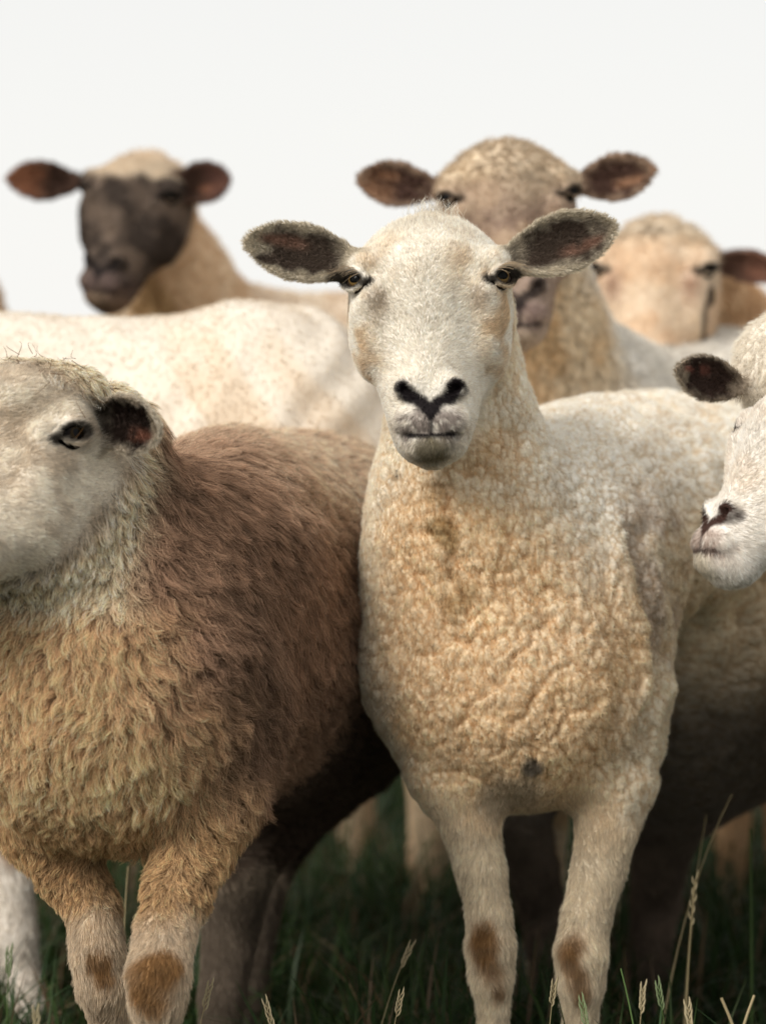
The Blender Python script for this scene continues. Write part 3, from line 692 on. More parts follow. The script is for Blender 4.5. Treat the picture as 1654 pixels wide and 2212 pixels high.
def strands(root, name, Pc, radius, c, label=None):
    hc = bpy.data.hair_curves.new(name); hc.add_curves([len(p) for p in Pc])
    X = np.concatenate([np.array(p) for p in Pc]).astype(np.float32)
    hc.attributes['position'].data.foreach_set('vector', X.ravel())
    ra = hc.attributes.get('radius') or hc.attributes.new('radius', 'FLOAT', 'POINT')
    ra.data.foreach_set('value', np.concatenate([radius * np.linspace(1, .35, len(p)) for p in Pc]).astype(np.float32))
    ca = hc.attributes.new('col', 'FLOAT_COLOR', 'POINT'); ca.data.foreach_set('color', np.tile(np.array(list(c) + [1], np.float32), (len(X), 1)).ravel())
    hc.materials.append(MAT_FUR); o = bpy.data.objects.new(name, hc); C.objects.link(o); o.parent = root; o.location = -root.location; o['kind'] = 'stuff'
    return o
main_sheep()

# ------------------------------------------------------------------ helper for the other animals
def add_coat(root, V, Q, N, col, H, ears, fm, em, leg, wool_d, wool_l, face_d=7e5, r=.0002, seed=50, **kw):
    q = H.loc(V) if H else None
    if H is not None:
        eyem = np.zeros(len(V), np.float32)
        for sg in (-1, 1): eyem = np.maximum(eyem, np.exp(-((np.linalg.norm((q - A32(sg * .072, -.020, .184)) * A32(1, 1, 1.4), axis=1) / .0175) ** 4)))
        nose = np.exp(-(np.hypot(q[:, 0] * .7, q[:, 2] - .055) / .022) ** 4)
        def ff(P, n_):
            ql = H.loc(P); f = np.stack([ql[:, 0] * 9, -.4 * np.ones(len(P)), (ql[:, 2] - .08) * 7 + .1], 1); return (f @ H.M.T).astype(np.float32)
        fur(root, 'face_hair', V, Q, N, col, fm * (1 - em) * (1 - eyem) * (1 - .9 * nose) * face_d, .004 + 0 * V[:, 0], r * .7, .35, ff, 4, clump=.25, clump_size=.005, seed=seed, rootc=.88, tip=1.12, cvar=.14)
    if em is not None and em.max() > 0:
        def ef(P, n_):
            f = np.zeros_like(P)
            for e in ears:
                nn = np.linalg.norm(P - e.c, axis=1) < e.r + .02; n = e.uvw(P[nn])[4]; f[nn] = e.M[:, 0] * .8 + e.M[:, 1] * np.clip(n, -1, 1)[:, None] * .9
            return f
        fur(root, 'ear_hair', V, Q, N, col, em * face_d, .0045 + 0 * V[:, 0], r * .75, .45, ef, 4, clump=.3, clump_size=.005, seed=seed + 1, rootc=.8, tip=1.25)
    if leg is not None and leg.max() > 0:
        fur(root, 'leg_hair', V, Q, N, col, leg * face_d * .6, .008 + 0 * V[:, 0], r * .9, .3, (0, -.1, -1), 4, clump=.4, clump_size=.007, seed=seed + 2, rootc=.75, tip=1.2)
    fur(root, 'fleece', V, Q, N, col, wool_d, wool_l, r, seed=seed + 3, **kw)
def pix(V): return 827 + V[:, 0] / (PXA * V[:, 1]), 850 - (V[:, 2] - CAM_Z) / (PXA * V[:, 1])

# ------------------------------------------------------------------ 2. long haired brown sheep at the left
def left_sheep():
    root = empty('sheep', W(300, 2600, 2.72) * A32(1, 1, 0), 'shaggy brown sheep at the left with a golden chest, its pale head in profile', 'sheep', 'flock of sheep')
    # local x points away from the viewer's left side: the head looks to the left and a little towards the viewer
    H = place_head((-EYE_X, EYE_Y, EYE_Z), W(147, 944, 2.58), (.365, .65, .67), (-.38, -.55, .74), 1.07)
    if H.wld((-EYE_X, 0, .18))[1] > H.wld((EYE_X, 0, .18))[1]: H = place_head((EYE_X, EYE_Y, EYE_Z), W(147, 944, 2.58), (.365, .65, .67), (-.38, -.55, .74), 1.07)
    H.out = nrm((.90, .42, .0)); H.gaze = (.96, .25, -.05); H.open = .85; H.tilt = .8
    ears = [Ear(W(198, 900, 2.62), W(318, 936, 2.54), (-.25, -1, -.12), .031, .65, .0034, .10),
            Ear(H.wld((-.074, -.06, .205)) if H.wld((-.074, 0, .2))[1] > H.wld((.074, 0, .2))[1] else H.wld((.074, -.06, .205)), H.wld((-.074, -.06, .205)) + A32(.02, .10, .0), (0, -1, 0), .028, .4, .0034)]
    ops = [('u', EL(W(235, 1455, 2.72), (.138, .15, .165)), .05),
           ('u', RC(W(215, 960, 2.71), .056, W(200, 1180, 2.72), .080), .05), ('u', EL(W(190, 1110, 2.66), (.034, .05, .075), (0, 1, 0)), .02), ('u', EL(W(140, 1225, 2.63), (.060, .05, .032), (0, 1, 0)), .02),
           ('u', RC(W(200, 1180, 2.72), .080, W(240, 1420, 2.72), .125), .06),
           ('u', EL(W(375, 1230, 2.86), (.108, .18, .105)), .06), ('u', EL(W(85, 842, 2.63), (.060, .05, .026)), .025),
           ('u', EL(W(505, 1330, 3.02), (.125, .22, .190)), .08), ('u', EL(W(640, 1335, 3.22), (.160, .34, .205), (.30, 1, 0)), .06),
           ('u', EL(W(790, 1250, 3.50), (.16, .19, .18)), .07)]
    ops += limb([(430, 1560, 2.74, .080), (440, 1700, 2.70, .050), (415, 1840, 2.67, .031), (378, 1950, 2.63, .0265), (356, 2020, 2.61, .0255), (342, 2110, 2.58, .0268), (340, 2160, 2.58, .0235), (338, 2230, 2.60, .0165), (345, 2450, 2.66, .017), (345, 2600, 2.62, .018)], .035)
    ops += limb([(130, 1600, 2.78, .085), (110, 1760, 2.76, .050), (145, 1880, 2.75, .030), (200, 1960, 2.73, .0245), (212, 2060, 2.71, .0235), (222, 2130, 2.71, .0228), (240, 2215, 2.73, .0165), (255, 2400, 2.76, .016), (255, 2540, 2.73, .018)], .035)
    ops += limb([(760, 1500, 3.40, .10), (560, 1760, 3.25, .055), (520, 1880, 3.2, .036), (500, 2000, 3.22, .030), (480, 2150, 3.2, .024), (470, 2300, 3.2, .020)], .035)
    ops += limb([(820, 1500, 3.50, .08), (610, 1760, 3.42, .045), (565, 1900, 3.4, .030), (540, 2060, 3.4, .024), (530, 2220, 3.4, .020)], .035)
    ops += head_ops(H, .035)
    for e in ears: ops.append(('u', e, .010))
    V, Q, N = finish(root, ops, A32(-.62, 2.2, .0), A32(.40, 3.85, .90), .0062, [hbox(H, .0030, ears), (A32(-.4, 2.5, .3), A32(0, 2.8, .8), .005)], 1)
    px, py = pix(V); n1 = fbm(V * 9, 3, 21); n2 = fbm(V * 30, 3, 22)
    fm = face_mask(H, V, -.096, .242, nz=(n2 - .5) * .012); em = ear_mask(V, ears, .007)
    legn = py + (n2 - .5) * 80
    leg = sstep(1930, 2010, legn) * (V[:, 1] < 3.0) + sstep(1850, 1950, legn) * (V[:, 1] > 3.1)
    wm = np.clip(1 - np.maximum(np.maximum(fm, em), leg), 0, 1)
    q = H.loc(V); ruff = wm * (1 - sstep(.010, .035, HeadLoft(H).f(V) / H.s + 0)) 
    ruff = wm * (1 - sstep(270, 310, px)) * np.maximum(sstep(.0, .02, q[:, 2]) * (1 - sstep(.29, .31, q[:, 2])) * (1 - sstep(.022, .05, HeadLoft(H).f(V))), 0)
    N0 = N.copy()
    V, cr = wool_relief(V, N, ruff, .010, 62, .6, 5, (1, 1, 1))
    V = V + N * ((fbm(V * 38, 3, 6) - .5) * .010 * (wm - ruff).clip(0, 1))[:, None]
    N = vnormals(V, Q)
    col = np.tile(A32(.28, .18, .12), (len(V), 1))
    col = col * (.5 + 1.0 * n1[:, None]) * (.8 + .4 * n2[:, None])
    col = paint(col, sstep(.15, .62, N0[:, 2]) * sstep(2.76, 3.06, V[:, 1] + (n1 - .5) * .2), (.66, .50, .37), .9)  # light on the upper back painted as a paler tone
    gold = (1 - sstep(-130, 150, px - 330 - (py - 1400) * .42 + (n2 - .5) * 200)) * sstep(1230, 1330, py + (n2 - .5) * 60) * (V[:, 1] < 2.85)
    col = paint(col, gold, (.72, .49, .29), .92)
    col = paint(col, spot(V, 250, 1690, 2.60, 150, (n1 - .5)), (.78, .54, .32), .5)  # lit part of the chest painted as a paler spot
    col = paint(col, sstep(1700, 1800, py) * (V[:, 1] < 3.0), (.48, .32, .17), .8)
    col = paint(col, (V[:, 1] > 2.95) * sstep(1450, 1650, py), (.06, .045, .035), .85)  # shade on the lower flank and belly painted nearly black
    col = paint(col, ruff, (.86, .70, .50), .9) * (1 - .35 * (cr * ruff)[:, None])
    crm = np.maximum(1 - sstep(255, 350, px + (n2 - .5) * 50 + .10 * (py - 1000)), 0) * (1 - sstep(1290, 1350, py + (n2 - .5) * 60)) * (V[:, 1] < 2.85) * wm
    col = paint(col, crm, (.86, .71, .50), .92)
    col = paint(col, spot(V, 60, 850, 2.45, 60, (n2 - .5) * 1.4), (.50, .34, .18), .6)
    for (a, b, r_) in ((20, 1278, 7), (118, 1275, 5), (166, 1279, 5), (192, 1232, 5), (150, 1214, 4), (182, 1300, 5), (250, 1120, 4), (236, 1200, 4), (110, 1420, 6)): col = paint(col, (1 - sstep(r_ * .6, r_ * 1.1, np.hypot(px - a, py - b))) * (V[:, 1] < 2.66), (.03, .02, .015), .9)
    lc = np.broadcast_to(A32(.66, .54, .40), col.shape) * (.8 + .4 * n2[:, None]); col = lerp(col, lc, np.clip(leg, 0, 1))
    col = paint(col, leg * (V[:, 1] > 3.1), (.14, .11, .085), .9)  # hind legs painted dark for the shade beneath the body
    for (a, b, r, d) in ((335, 2110, 52, 2.555), (330, 2160, 40, 2.56), (350, 2090, 40, 2.56), (215, 2075, 30, 2.69), (230, 2110, 26, 2.69)):
        col = paint(col, spot(V, a, b, d, r, (n2 - .5) * 1.8) * (V[:, 1] < 2.95), (.32, .18, .075), .85); col = paint(col, spot(V, a - 4, b + 8, d, r * .45, (n2 - .5) * 1.8) * (V[:, 1] < 2.95), (.15, .085, .04), .6)
    fc = np.broadcast_to(A32(.80, .73, .62), col.shape) * (.85 + .3 * fbm(V * 120, 2, 3)[:, None])
    fc = paint(fc, sstep(.22, .26, q[:, 2]), (.76, .64, .46), .8)
    fc = paint(fc, sstep(.42, .68, fbm(q * 34, 3, 3)), (.50, .40, .29), .6)
    col = lerp(col, fc, fm)
    col = ear_paint(col, V, ears, (.03, .02, .016), (.20, .09, .06), (.42, .36, .28), (.66, .60, .50))
    col = eye_paint(H, V, col, (.018, .013, .010), .95)
    col = nose_paint(H, V, col, (.02, .014, .012), (.13, .09, .08), (.3, .25, .2))
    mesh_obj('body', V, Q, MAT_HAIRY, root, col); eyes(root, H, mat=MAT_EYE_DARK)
    for p in ((345, 2610, 2.61), (255, 2550, 2.73), (470, 2320, 3.2), (530, 2230, 3.4)): hoof(root, W(*p) * A32(1, 1, 0) , .019)
    cen = W(200, 1050, 2.6)
    def flow(P, n_):
        px_, py_ = pix(P); f = np.zeros_like(P)
        t = sstep(150, 450, px_); f[:, 2] = -1; f[:, 0] = -.25 + 1.15 * t * (P[:, 1] > 0) * (1 - .55 * sstep(1500, 1750, py_)); f[:, 1] = .35 * t
        up = sstep(2.85, 3.0, P[:, 1]); f[:, 0] += .8 * up; f[:, 1] += 1.0 * up; f[:, 2] += .35 * up
        return f
    L = .024 * np.ones(len(V)) * (.75 + .25 * sstep(150, 500, px)); L = L * (1 - .35 * sstep(2.8, 3.1, V[:, 1])); L *= 1 - .45 * np.maximum(ruff, crm); L *= 1 - .6 * sstep(1700, 1960, py)
    add_coat(root, V, Q, N, col, H, ears, fm, em, np.clip(leg, 0, 1), wm * (1 - .0 * ruff) * 5.0e5, L, 1.1e6, .00023, 60, lift=.38, flow=flow, pts=7, curl=.0019, curl_n=1.5, clump=.68, clump_size=.0075, gravity=.2, jit=.2, rootc=.40, tip=1.6, cvar=.34)
    # hay wisps and dirt caught in the wool
    r = np.random.default_rng(5); k = np.nonzero(wm * (py < 960) * (px > 20) * (px < 340) * (V[:, 1] < 2.62) * (V[:, 2] > .70))[0]
    Pc = []
    if len(k):
        for i in r.choice(k, 28):
            p = V[i] + N[i] * .007; d = nrm(N[i] + r.normal(0, .8, 3)); c = nrm(r.normal(0, 1, 3)); l = r.uniform(.008, .024)
            Pc.append([p + d * l * s + c * l * .35 * math.sin(s * 3) for s in np.linspace(0, 1, 6)])
        strands(root, 'hay_wisps', Pc, .00030, (.13, .07, .03))
    return root
left_sheep()

# ------------------------------------------------------------------ generic further sheep
def sheep_far(label, base, ops, H, ears, lo, hi, paintf, h=.009, hh=.0048, wool=(1.0e5, .008), hoofs=(), face_back=-.09, face_top=.23, legs_from=None, relief=.006, sc=45, seed=100, eyes_n=(-1, 1), r=.0004, k=.035, tweak=None, fine=None, curl=.0012, lay=(0, -.1, -1)):
    root = empty('sheep', base, label, 'sheep', 'flock of sheep')
    if H is not None: ops = ops + head_ops(H, k)
    for e in ears: ops.append(('u', e, .012))
    V, Q, N = finish(root, ops, A32(*lo), A32(*hi), h, ([hbox(H, hh, ears)] if H is not None else []) + (fine or []), 1)
    n2 = fbm(V * 30, 3, seed); px, py = pix(V)
    fm = face_mask(H, V, face_back, face_top, nz=(n2 - .5) * .012) if H is not None else np.zeros(len(V), np.float32)
    em = ear_mask(V, ears, .007); leg = sstep(legs_from - 40, legs_from + 40, py + (n2 - .5) * 60) if legs_from else np.zeros(len(V))
    wm = np.clip(1 - np.maximum(np.maximum(fm, em), leg), 0, 1)
    N0 = N
    if tweak: V = tweak(V, N); N0 = vnormals(V, Q)
    if relief: V, cr = wool_relief(V, N, wm, relief, sc, .6, seed)
    else: cr = 0 * n2
    N = vnormals(V, Q)
    col = paintf(V, N0, H, ears, fm, em, leg, wm, cr, px, py, n2)
    mesh_obj('body', V, Q, MAT_SMOOTH, root, np.clip(col, .003, .92))
    if H is not None: eyes(root, H, eyes_n, MAT_EYE_DARK)
    for p in hoofs: hoof(root, W(*p) * A32(1, 1, 0), .02)
    add_coat(root, V, Q, N, col, H, ears, fm, em, leg if legs_from else None, wm * wool[0], wool[1] + 0 * px, 2.5e5 if r > .0003 else 1.1e6, r, seed, lift=.6, flow=lay, pts=4, curl=curl, curl_n=1, clump=.3, clump_size=.012, rootc=.8, tip=1.15, jit=.4, cvc=.05, cvar=.08)
    return root

# 3. white shorn sheep standing across behind the brown one
def p3(V, N, H, ears, fm, em, leg, wm, cr, px, py, n2):
    n1 = fbm(V * 6, 3, 31); col = np.tile(A32(.76, .69, .59), (len(V), 1))
    st = fbm(np.stack([V[:, 0] * 20 + V[:, 2] * 14, V[:, 1] * 4, V[:, 2] * 3], 1), 2, 33)
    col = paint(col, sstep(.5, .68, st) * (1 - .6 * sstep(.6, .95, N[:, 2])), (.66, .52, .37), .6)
    col = paint(col, sstep(800, 950, py) * sstep(.35, .6, n1), (.70, .52, .34), .7)
    col = lerp(col, np.broadcast_to(A32(.74, .68, .60), col.shape), leg)
    col = paint(col, spot(V, 25, 1850, 3.37, 45, n2 - .5), (.33, .18, .08), .9)
    if H is not None: col = lerp(col, np.broadcast_to(A32(.7, .64, .54), col.shape), fm)
    return col
def fold3(V, N):
    a = V[:, 0] * 62 - (V[:, 2] - .8) * 70 * sstep(-.5, .1, V[:, 0]) + (fbm(V * 7, 2, 35) - .5) * 16
    return V + N * (np.sin(a) * .0030 * sstep(.55, .75, V[:, 2]) * sstep(-.45, -.2, V[:, 0]) + (fbm(V * 12, 2, 36) - .5) * .008)[:, None]
H3 = Head(W(-900, 1250, 3.30), (.75, .1, .66), (-.6, -.25, .75), 1.1)
sheep_far('broad cream shorn sheep standing side on behind the brown one, head out of the frame', W(250, 2240, 3.42) * A32(1, 1, 0),
    [('u', EL(W(590, 955, 3.42), (.150, .19, .160), (0, 1, 0)), .08), ('u', EL(W(640, 1150, 3.42), (.15, .18, .20)), .07), ('u', EL(W(270, 1060, 3.45), (.33, .20, .205)), .08), ('u', EL(W(-80, 1030, 3.45), (.20, .18, .185)), .08),
     ('u', RC(W(-250, 1000, 3.42), .13, W(-620, 930, 3.36), .085), .08)]
    + limb([(-20, 1350, 3.42, .09), (0, 1600, 3.42, .050), (22, 1780, 3.41, .034), (30, 1900, 3.40, .026), (36, 2020, 3.39, .024), (42, 2090, 3.39, .021), (62, 2190, 3.36, .021), (60, 2235, 3.36, .022)], .04)
    + limb([(-150, 1350, 3.55, .09), (-140, 1600, 3.55, .045), (-130, 1900, 3.55, .025), (-120, 2170, 3.55, .02)], .04)
    + limb([(600, 1350, 3.5, .10), (540, 1650, 3.55, .045), (520, 1950, 3.6, .026), (520, 2160, 3.6, .02)], .04)
    + limb([(520, 1350, 3.62, .09), (480, 1650, 3.66, .04), (450, 1900, 3.66, .024), (450, 2140, 3.66, .02)], .04),
    H3, [Ear(H3.wld((.07, -.06, .2)), H3.wld((.16, -.09, .19)), (-.3, -1, 0), .03)], (-1.15, 3.1, .0), (.16, 3.8, 1.0), p3, hoofs=((60, 2245, 3.36),), wool=(4e4, .005), legs_from=1700, relief=0, sc=60, seed=31, tweak=fold3,
    fine=[])

# 4. dark faced sheep, back left
def p4(V, N, H, ears, fm, em, leg, wm, cr, px, py, n2):
    n1 = fbm(V * 7, 3, 41); q = H.loc(V); nz = fbm(q * 24, 3, 44)
    col = np.tile(A32(.72, .54, .36), (len(V), 1)); col = paint(col, sstep(.45, .65, fbm(np.stack([V[:, 0] * 30, V[:, 1] * 9, V[:, 2] * 5], 1), 2, 45)), (.84, .72, .55), .7)
    col = paint(col, spot(V, 330, 660, 4.1, 70, n2 - .5), (.40, .25, .10), .7)
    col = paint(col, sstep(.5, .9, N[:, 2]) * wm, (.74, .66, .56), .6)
    fc = np.tile(A32(.060, .046, .038), (len(V), 1)); fc = paint(fc, sstep(.42, .68, nz), (.20, .15, .115), .85)
    fc = paint(fc, (1 - sstep(.02, .075, q[:, 2])), (.20, .14, .12), .55)
    fc = paint(fc, sstep(.208, .225, q[:, 2] + (nz - .5) * .04 + .012) , (.66, .54, .40), .85)
    fc = paint(fc, spot(V, 288, 572, 4.0, 20), (.60, .50, .45), .6)
    fc = paint(fc, np.exp(-(((q[:, 2] - .018) / .012) ** 2)), (.34, .24, .16), .6)
    col = lerp(col, fc, fm)
    col = ear_paint(col, V, ears, (.05, .028, .020), (.30, .14, .08), (.13, .075, .055), (.04, .03, .026))
    for e, c in ((ears[0], (.30, .135, .075)), (ears[1], (.13, .065, .05))):
        P = V; u, v, w_, hw, n, mid = e.uvw(P); m = (1 - sstep(.003, .008, e.f(P))) * (w_ > mid) * sstep(.35, .7, u) * (1 - sstep(.6, .95, np.abs(n)))
        col = paint(col, m, c, .85)
    col = eye_paint(H, V, col, (.012, .009, .008), .9); return nose_paint(H, V, col, (.010, .008, .008), (.10, .07, .065), (.20, .15, .10), .9, .5)
H4 = Head(W(198, 664, 3.93), (.22, .20, 1), (-.38, -.95, .1), .95); H4.open = .75; H4.gaze = (.6, .8, 0)
e4 = [Ear(W(172, 392, 4.05), W(8, 385, 4.02), (.12, -1, .05), .0335, .42, .0045), Ear(W(372, 402, 3.99), W(504, 384, 3.97), (.1, -1, 0), .0350, .42, .0045)]
sheep_far('dark faced sheep at the back left with a pale forehead, looking to the left', W(560, 1950, 4.3) * A32(1, 1, 0),
    [('u', RC(W(330, 470, 4.13), .052, W(375, 640, 4.2), .075), .05), ('u', RC(W(375, 640, 4.2), .075, W(420, 850, 4.28), .14), .08), ('u', EL(W(500, 950, 4.3), (.17, .17, .205)), .08),
     ('u', EL(W(680, 930, 4.35), (.26, .17, .198)), .08), ('u', EL(W(840, 900, 4.35), (.14, .17, .165)), .08)]
    + limb([(430, 1200, 4.2, .07), (420, 1500, 4.2, .035), (420, 1800, 4.2, .022), (420, 1970, 4.2, .02)], .04)
    + limb([(520, 1200, 4.4, .07), (520, 1500, 4.4, .035), (520, 1800, 4.4, .022), (520, 1930, 4.4, .02)], .04)
    + limb([(900, 1150, 4.25, .10), (925, 1600, 4.2, .042), (935, 1720, 4.2, .034), (928, 1850, 4.22, .031), (925, 1960, 4.22, .022), (925, 1990, 4.22, .022)], .04)
    + limb([(850, 1150, 4.5, .09), (790, 1550, 4.5, .040), (765, 1700, 4.5, .032), (770, 1880, 4.5, .02)], .04),
    H4, e4, (-.62, 3.7, .0), (.30, 4.75, 1.2), p4, wool=(6e4, .010), hh=.0045, h=.011, hoofs=(), legs_from=1640, relief=.007, sc=34, seed=41, r=.0005, face_top=.245)

# 5. tan sheep peering over the white one
def p5(V, N, H, ears, fm, em, leg, wm, cr, px, py, n2):
    q = H.loc(V); nz = fbm(q * 26, 3, 54); n1 = fbm(V * 12, 3, 55)
    col = np.tile(A32(.82, .69, .51), (len(V), 1)); col = paint(col, (.6 * sstep(600, 700, py) + .4) * (1 - sstep(1230, 1400, px)) * sstep(.42, .6, fbm(V * 26, 2, 57)), (.76, .55, .32), .7)
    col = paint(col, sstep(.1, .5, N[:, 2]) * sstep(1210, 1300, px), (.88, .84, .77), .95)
    col = col * (1 - .3 * (cr * wm)[:, None])
    fc = np.tile(A32(.48, .36, .26), (len(V), 1)); fc = paint(fc, sstep(.45, .62, nz), (.26, .18, .145), .8)
    fc = paint(fc, 1 - sstep(.09, .12, q[:, 2]), (.34, .26, .21), .8); fc = paint(fc, 1 - sstep(.02, .05, q[:, 2]), (.50, .41, .33), .7)
    col = lerp(col, fc, fm)
    top = sstep(.15, .235, q[:, 2] + (nz - .5) * .16) * (HeadLoft(H).f(V) < .03); col = paint(col, top, (.54, .43, .31), .85) * (1 - .3 * (cr * top)[:, None])
    col = ear_paint(col, V, ears, (.075, .042, .032), (.32, .18, .11), (.30, .21, .15), (.32, .24, .18))
    for e in ears:
        u, v, w_, hw, n, mid = e.uvw(V); m = (1 - sstep(.003, .008, e.f(V))) * (w_ > mid) * sstep(.4, .6, u) * (1 - sstep(.6, .95, np.abs(n))); col = paint(col, m * sstep(.35, .6, nz), (.34, .19, .11), .6)
    col = eye_paint(H, V, col, (.02, .013, .010), .9); return nose_paint(H, V, col, (.012, .009, .010), (.15, .10, .095), (.34, .27, .2), .9, .5)
H5 = Head(W(1126, 752, 3.30), (-.060, .16, 1), (.03, -1, .16), 1.01); H5.open = .62; H5.gaze = (.6, .8, -.1)
e5 = [Ear(W(945, 408, 3.42), W(762, 384, 3.40), (.1, -1, .0), .0320, .40, .004), Ear(W(1245, 400, 3.42), W(1423, 362, 3.40), (-.1, -1, 0), .0335, .40, .004)]
sheep_far('mottled brown faced sheep looking over the back of the central cream one', W(1350, 2090, 3.7) * A32(1, 1, 0),
    [('u', RC(W(1110, 480, 3.50), .058, W(1150, 700, 3.55), .070), .05), ('u', RC(W(1150, 700, 3.55), .070, W(1190, 900, 3.62), .120), .07), ('u', EL(W(1260, 1060, 3.68), (.15, .16, .20)), .08),
     ('u', RC(W(1235, 880, 3.68), .088, W(1500, 935, 3.90), .115), .05), ('u', RC(W(1500, 935, 3.90), .115, W(1800, 960, 4.05), .13), .05), ('u', EL(W(1520, 1075, 3.95), (.36, .19, .205), (0, 1, 0)), .08), ('u', EL(W(1850, 1080, 4.1), (.2, .19, .2)), .08)]
    + limb([(1180, 1350, 3.65, .07), (1180, 1600, 3.65, .036), (1175, 1900, 3.65, .022), (1175, 2130, 3.65, .02)], .04)
    + limb([(1300, 1350, 3.85, .07), (1300, 1600, 3.85, .036), (1300, 1900, 3.85, .022), (1300, 2070, 3.85, .02)], .04)
    + limb([(1830, 1350, 4.0, .09), (1850, 1650, 4.0, .04), (1850, 2030, 4.0, .02)], .04) + limb([(1930, 1350, 4.2, .09), (1930, 1650, 4.2, .04), (1930, 1970, 4.2, .02)], .04),
    H5, e5, (-.10, 3.1, .0), (.98, 4.4, 1.2), p5, wool=(1.0e5, .009), hh=.0042, h=.010, legs_from=1620, relief=.0045, sc=70, seed=51, face_top=.20)

# 6. tan sheep, back right
def p6(V, N, H, ears, fm, em, leg, wm, cr, px, py, n2):
    q = H.loc(V); nz = fbm(q * 22, 3, 64)
    col = np.tile(A32(.62, .42, .25), (len(V), 1)); col = paint(col, sstep(.45, .6, fbm(V * 14, 2, 65)), (.74, .54, .34), .7)
    fc = np.tile(A32(.72, .55, .39), (len(V), 1)); fc = paint(fc, sstep(.45, .65, nz), (.80, .68, .54), .7)
    fc = paint(fc, np.exp(-(((np.abs(q[:, 0]) - .05) / .012) ** 2) - ((q[:, 2] - .16) / .02) ** 2), (.36, .2, .14), .7)
    col = lerp(col, fc, fm)
    top = sstep(.20, .235, q[:, 2]) * (HeadLoft(H).f(V) < .03); col = paint(col, top, (.76, .66, .52), .85) * (1 - .35 * (cr * top)[:, None])
    col = ear_paint(col, V, ears, (.10, .055, .04), (.28, .14, .09), (.20, .12, .09), (.30, .24, .21))
    for e in ears:
        u, v, w_, hw, n, mid = e.uvw(V); m = (1 - sstep(.003, .008, e.f(V))) * (w_ > mid) * sstep(.3, .6, u); col = paint(col, m, (.20, .10, .07), .7)
    col = paint(col, spot(V, 1530, 640, 3.82, 26) + .9 * (1 - sstep(3, 7, np.abs(px - 1521 + (py - 680) * .09))) * sstep(640, 660, py) * (V[:, 1] < 3.93), (.05, .03, .02), .9)
    col = eye_paint(H, V, col, (.012, .009, .008), .9); return nose_paint(H, V, col, (.02, .012, .012), (.3, .2, .16), (.5, .4, .3), .9, .5)
H6 = Head(W(1395, 880, 3.78), (.045, .14, 1), (-.22, -1, .12), 1.03); H6.open = .7
e6 = [Ear(W(1535, 565, 3.90), W(1700, 590, 3.86), (-.1, -1, -.35), .0290, .42, .0042), Ear(W(1312, 580, 3.93), W(1284, 700, 3.96), (-.8, -.6, 0), .02, .3, .0042)]
sheep_far('tan sheep at the back right, woolly topped, one dark ear showing at the side', W(1600, 1960, 4.3) * A32(1, 1, 0),
    [('u', RC(W(1500, 620, 3.98), .055, W(1560, 760, 4.05), .075), .04), ('u', RC(W(1560, 760, 4.05), .075, W(1600, 950, 4.15), .13), .07), ('u', EL(W(1640, 1020, 4.25), (.16, .17, .19)), .07),
     ('u', EL(W(1800, 1020, 4.5), (.2, .28, .19), (.4, 1, 0)), .07)]
    + limb([(1580, 1200, 4.2, .07), (1580, 1500, 4.2, .03), (1580, 1970, 4.2, .02)], .04) + limb([(1690, 1200, 4.2, .07), (1690, 1500, 4.2, .03), (1690, 1970, 4.2, .02)], .04)
    + limb([(1820, 1200, 4.6, .08), (1820, 1500, 4.6, .03), (1820, 1870, 4.6, .02)], .04) + limb([(1920, 1200, 4.6, .08), (1920, 1500, 4.6, .03), (1920, 1870, 4.6, .02)], .04),
    H6, e6, (.22, 3.6, .0), (1.05, 4.95, 1.1), p6, wool=(8e4, .012), hh=.0046, h=.011, legs_from=1620, relief=.010, sc=34, seed=61, r=.0005, face_top=.215)

# 7. sheep whose neck shows at the left edge
def p7(V, N, H, ears, fm, em, leg, wm, cr, px, py, n2):
    col = np.tile(A32(.70, .54, .38), (len(V), 1)); return lerp(col, np.broadcast_to(A32(.6, .5, .38), col.shape), fm)
H7 = Head(W(-420, 620, 4.05), (.5, .1, .85), (-.75, -.3, .5), 1.0)
sheep_far('tan sheep far back at the left edge, only its curved neck and back in view', W(-150, 1930, 4.35) * A32(1, 1, 0),
    [('u', RC(W(-200, 430, 4.25), .06, W(-160, 640, 4.3), .09), .06), ('u', EL(W(-125, 800, 4.35), (.105, .15, .165)), .06), ('u', EL(W(-250, 950, 4.45), (.22, .26, .20)), .08)]
    + limb([(-120, 1150, 4.3, .07), (-110, 1500, 4.3, .03), (-110, 1940, 4.3, .02)], .04) + limb([(-230, 1150, 4.3, .07), (-230, 1500, 4.3, .03), (-230, 1940, 4.3, .02)], .04)
    + limb([(-240, 1150, 4.6, .07), (-240, 1500, 4.6, .03), (-240, 1870, 4.6, .02)], .04) + limb([(-380, 1150, 4.6, .07), (-380, 1500, 4.6, .03), (-380, 1870, 4.6, .02)], .04),
    H7, [Ear(H7.wld((.07, -.06, .2)), H7.wld((.16, -.09, .19)), (-.3, -1, 0), .03)], (-1.1, 3.85, .0), (-.45, 4.9, 1.2), p7, wool=(5e4, .010), h=.013, hh=.007, relief=.006, sc=34, seed=71, r=.0005)

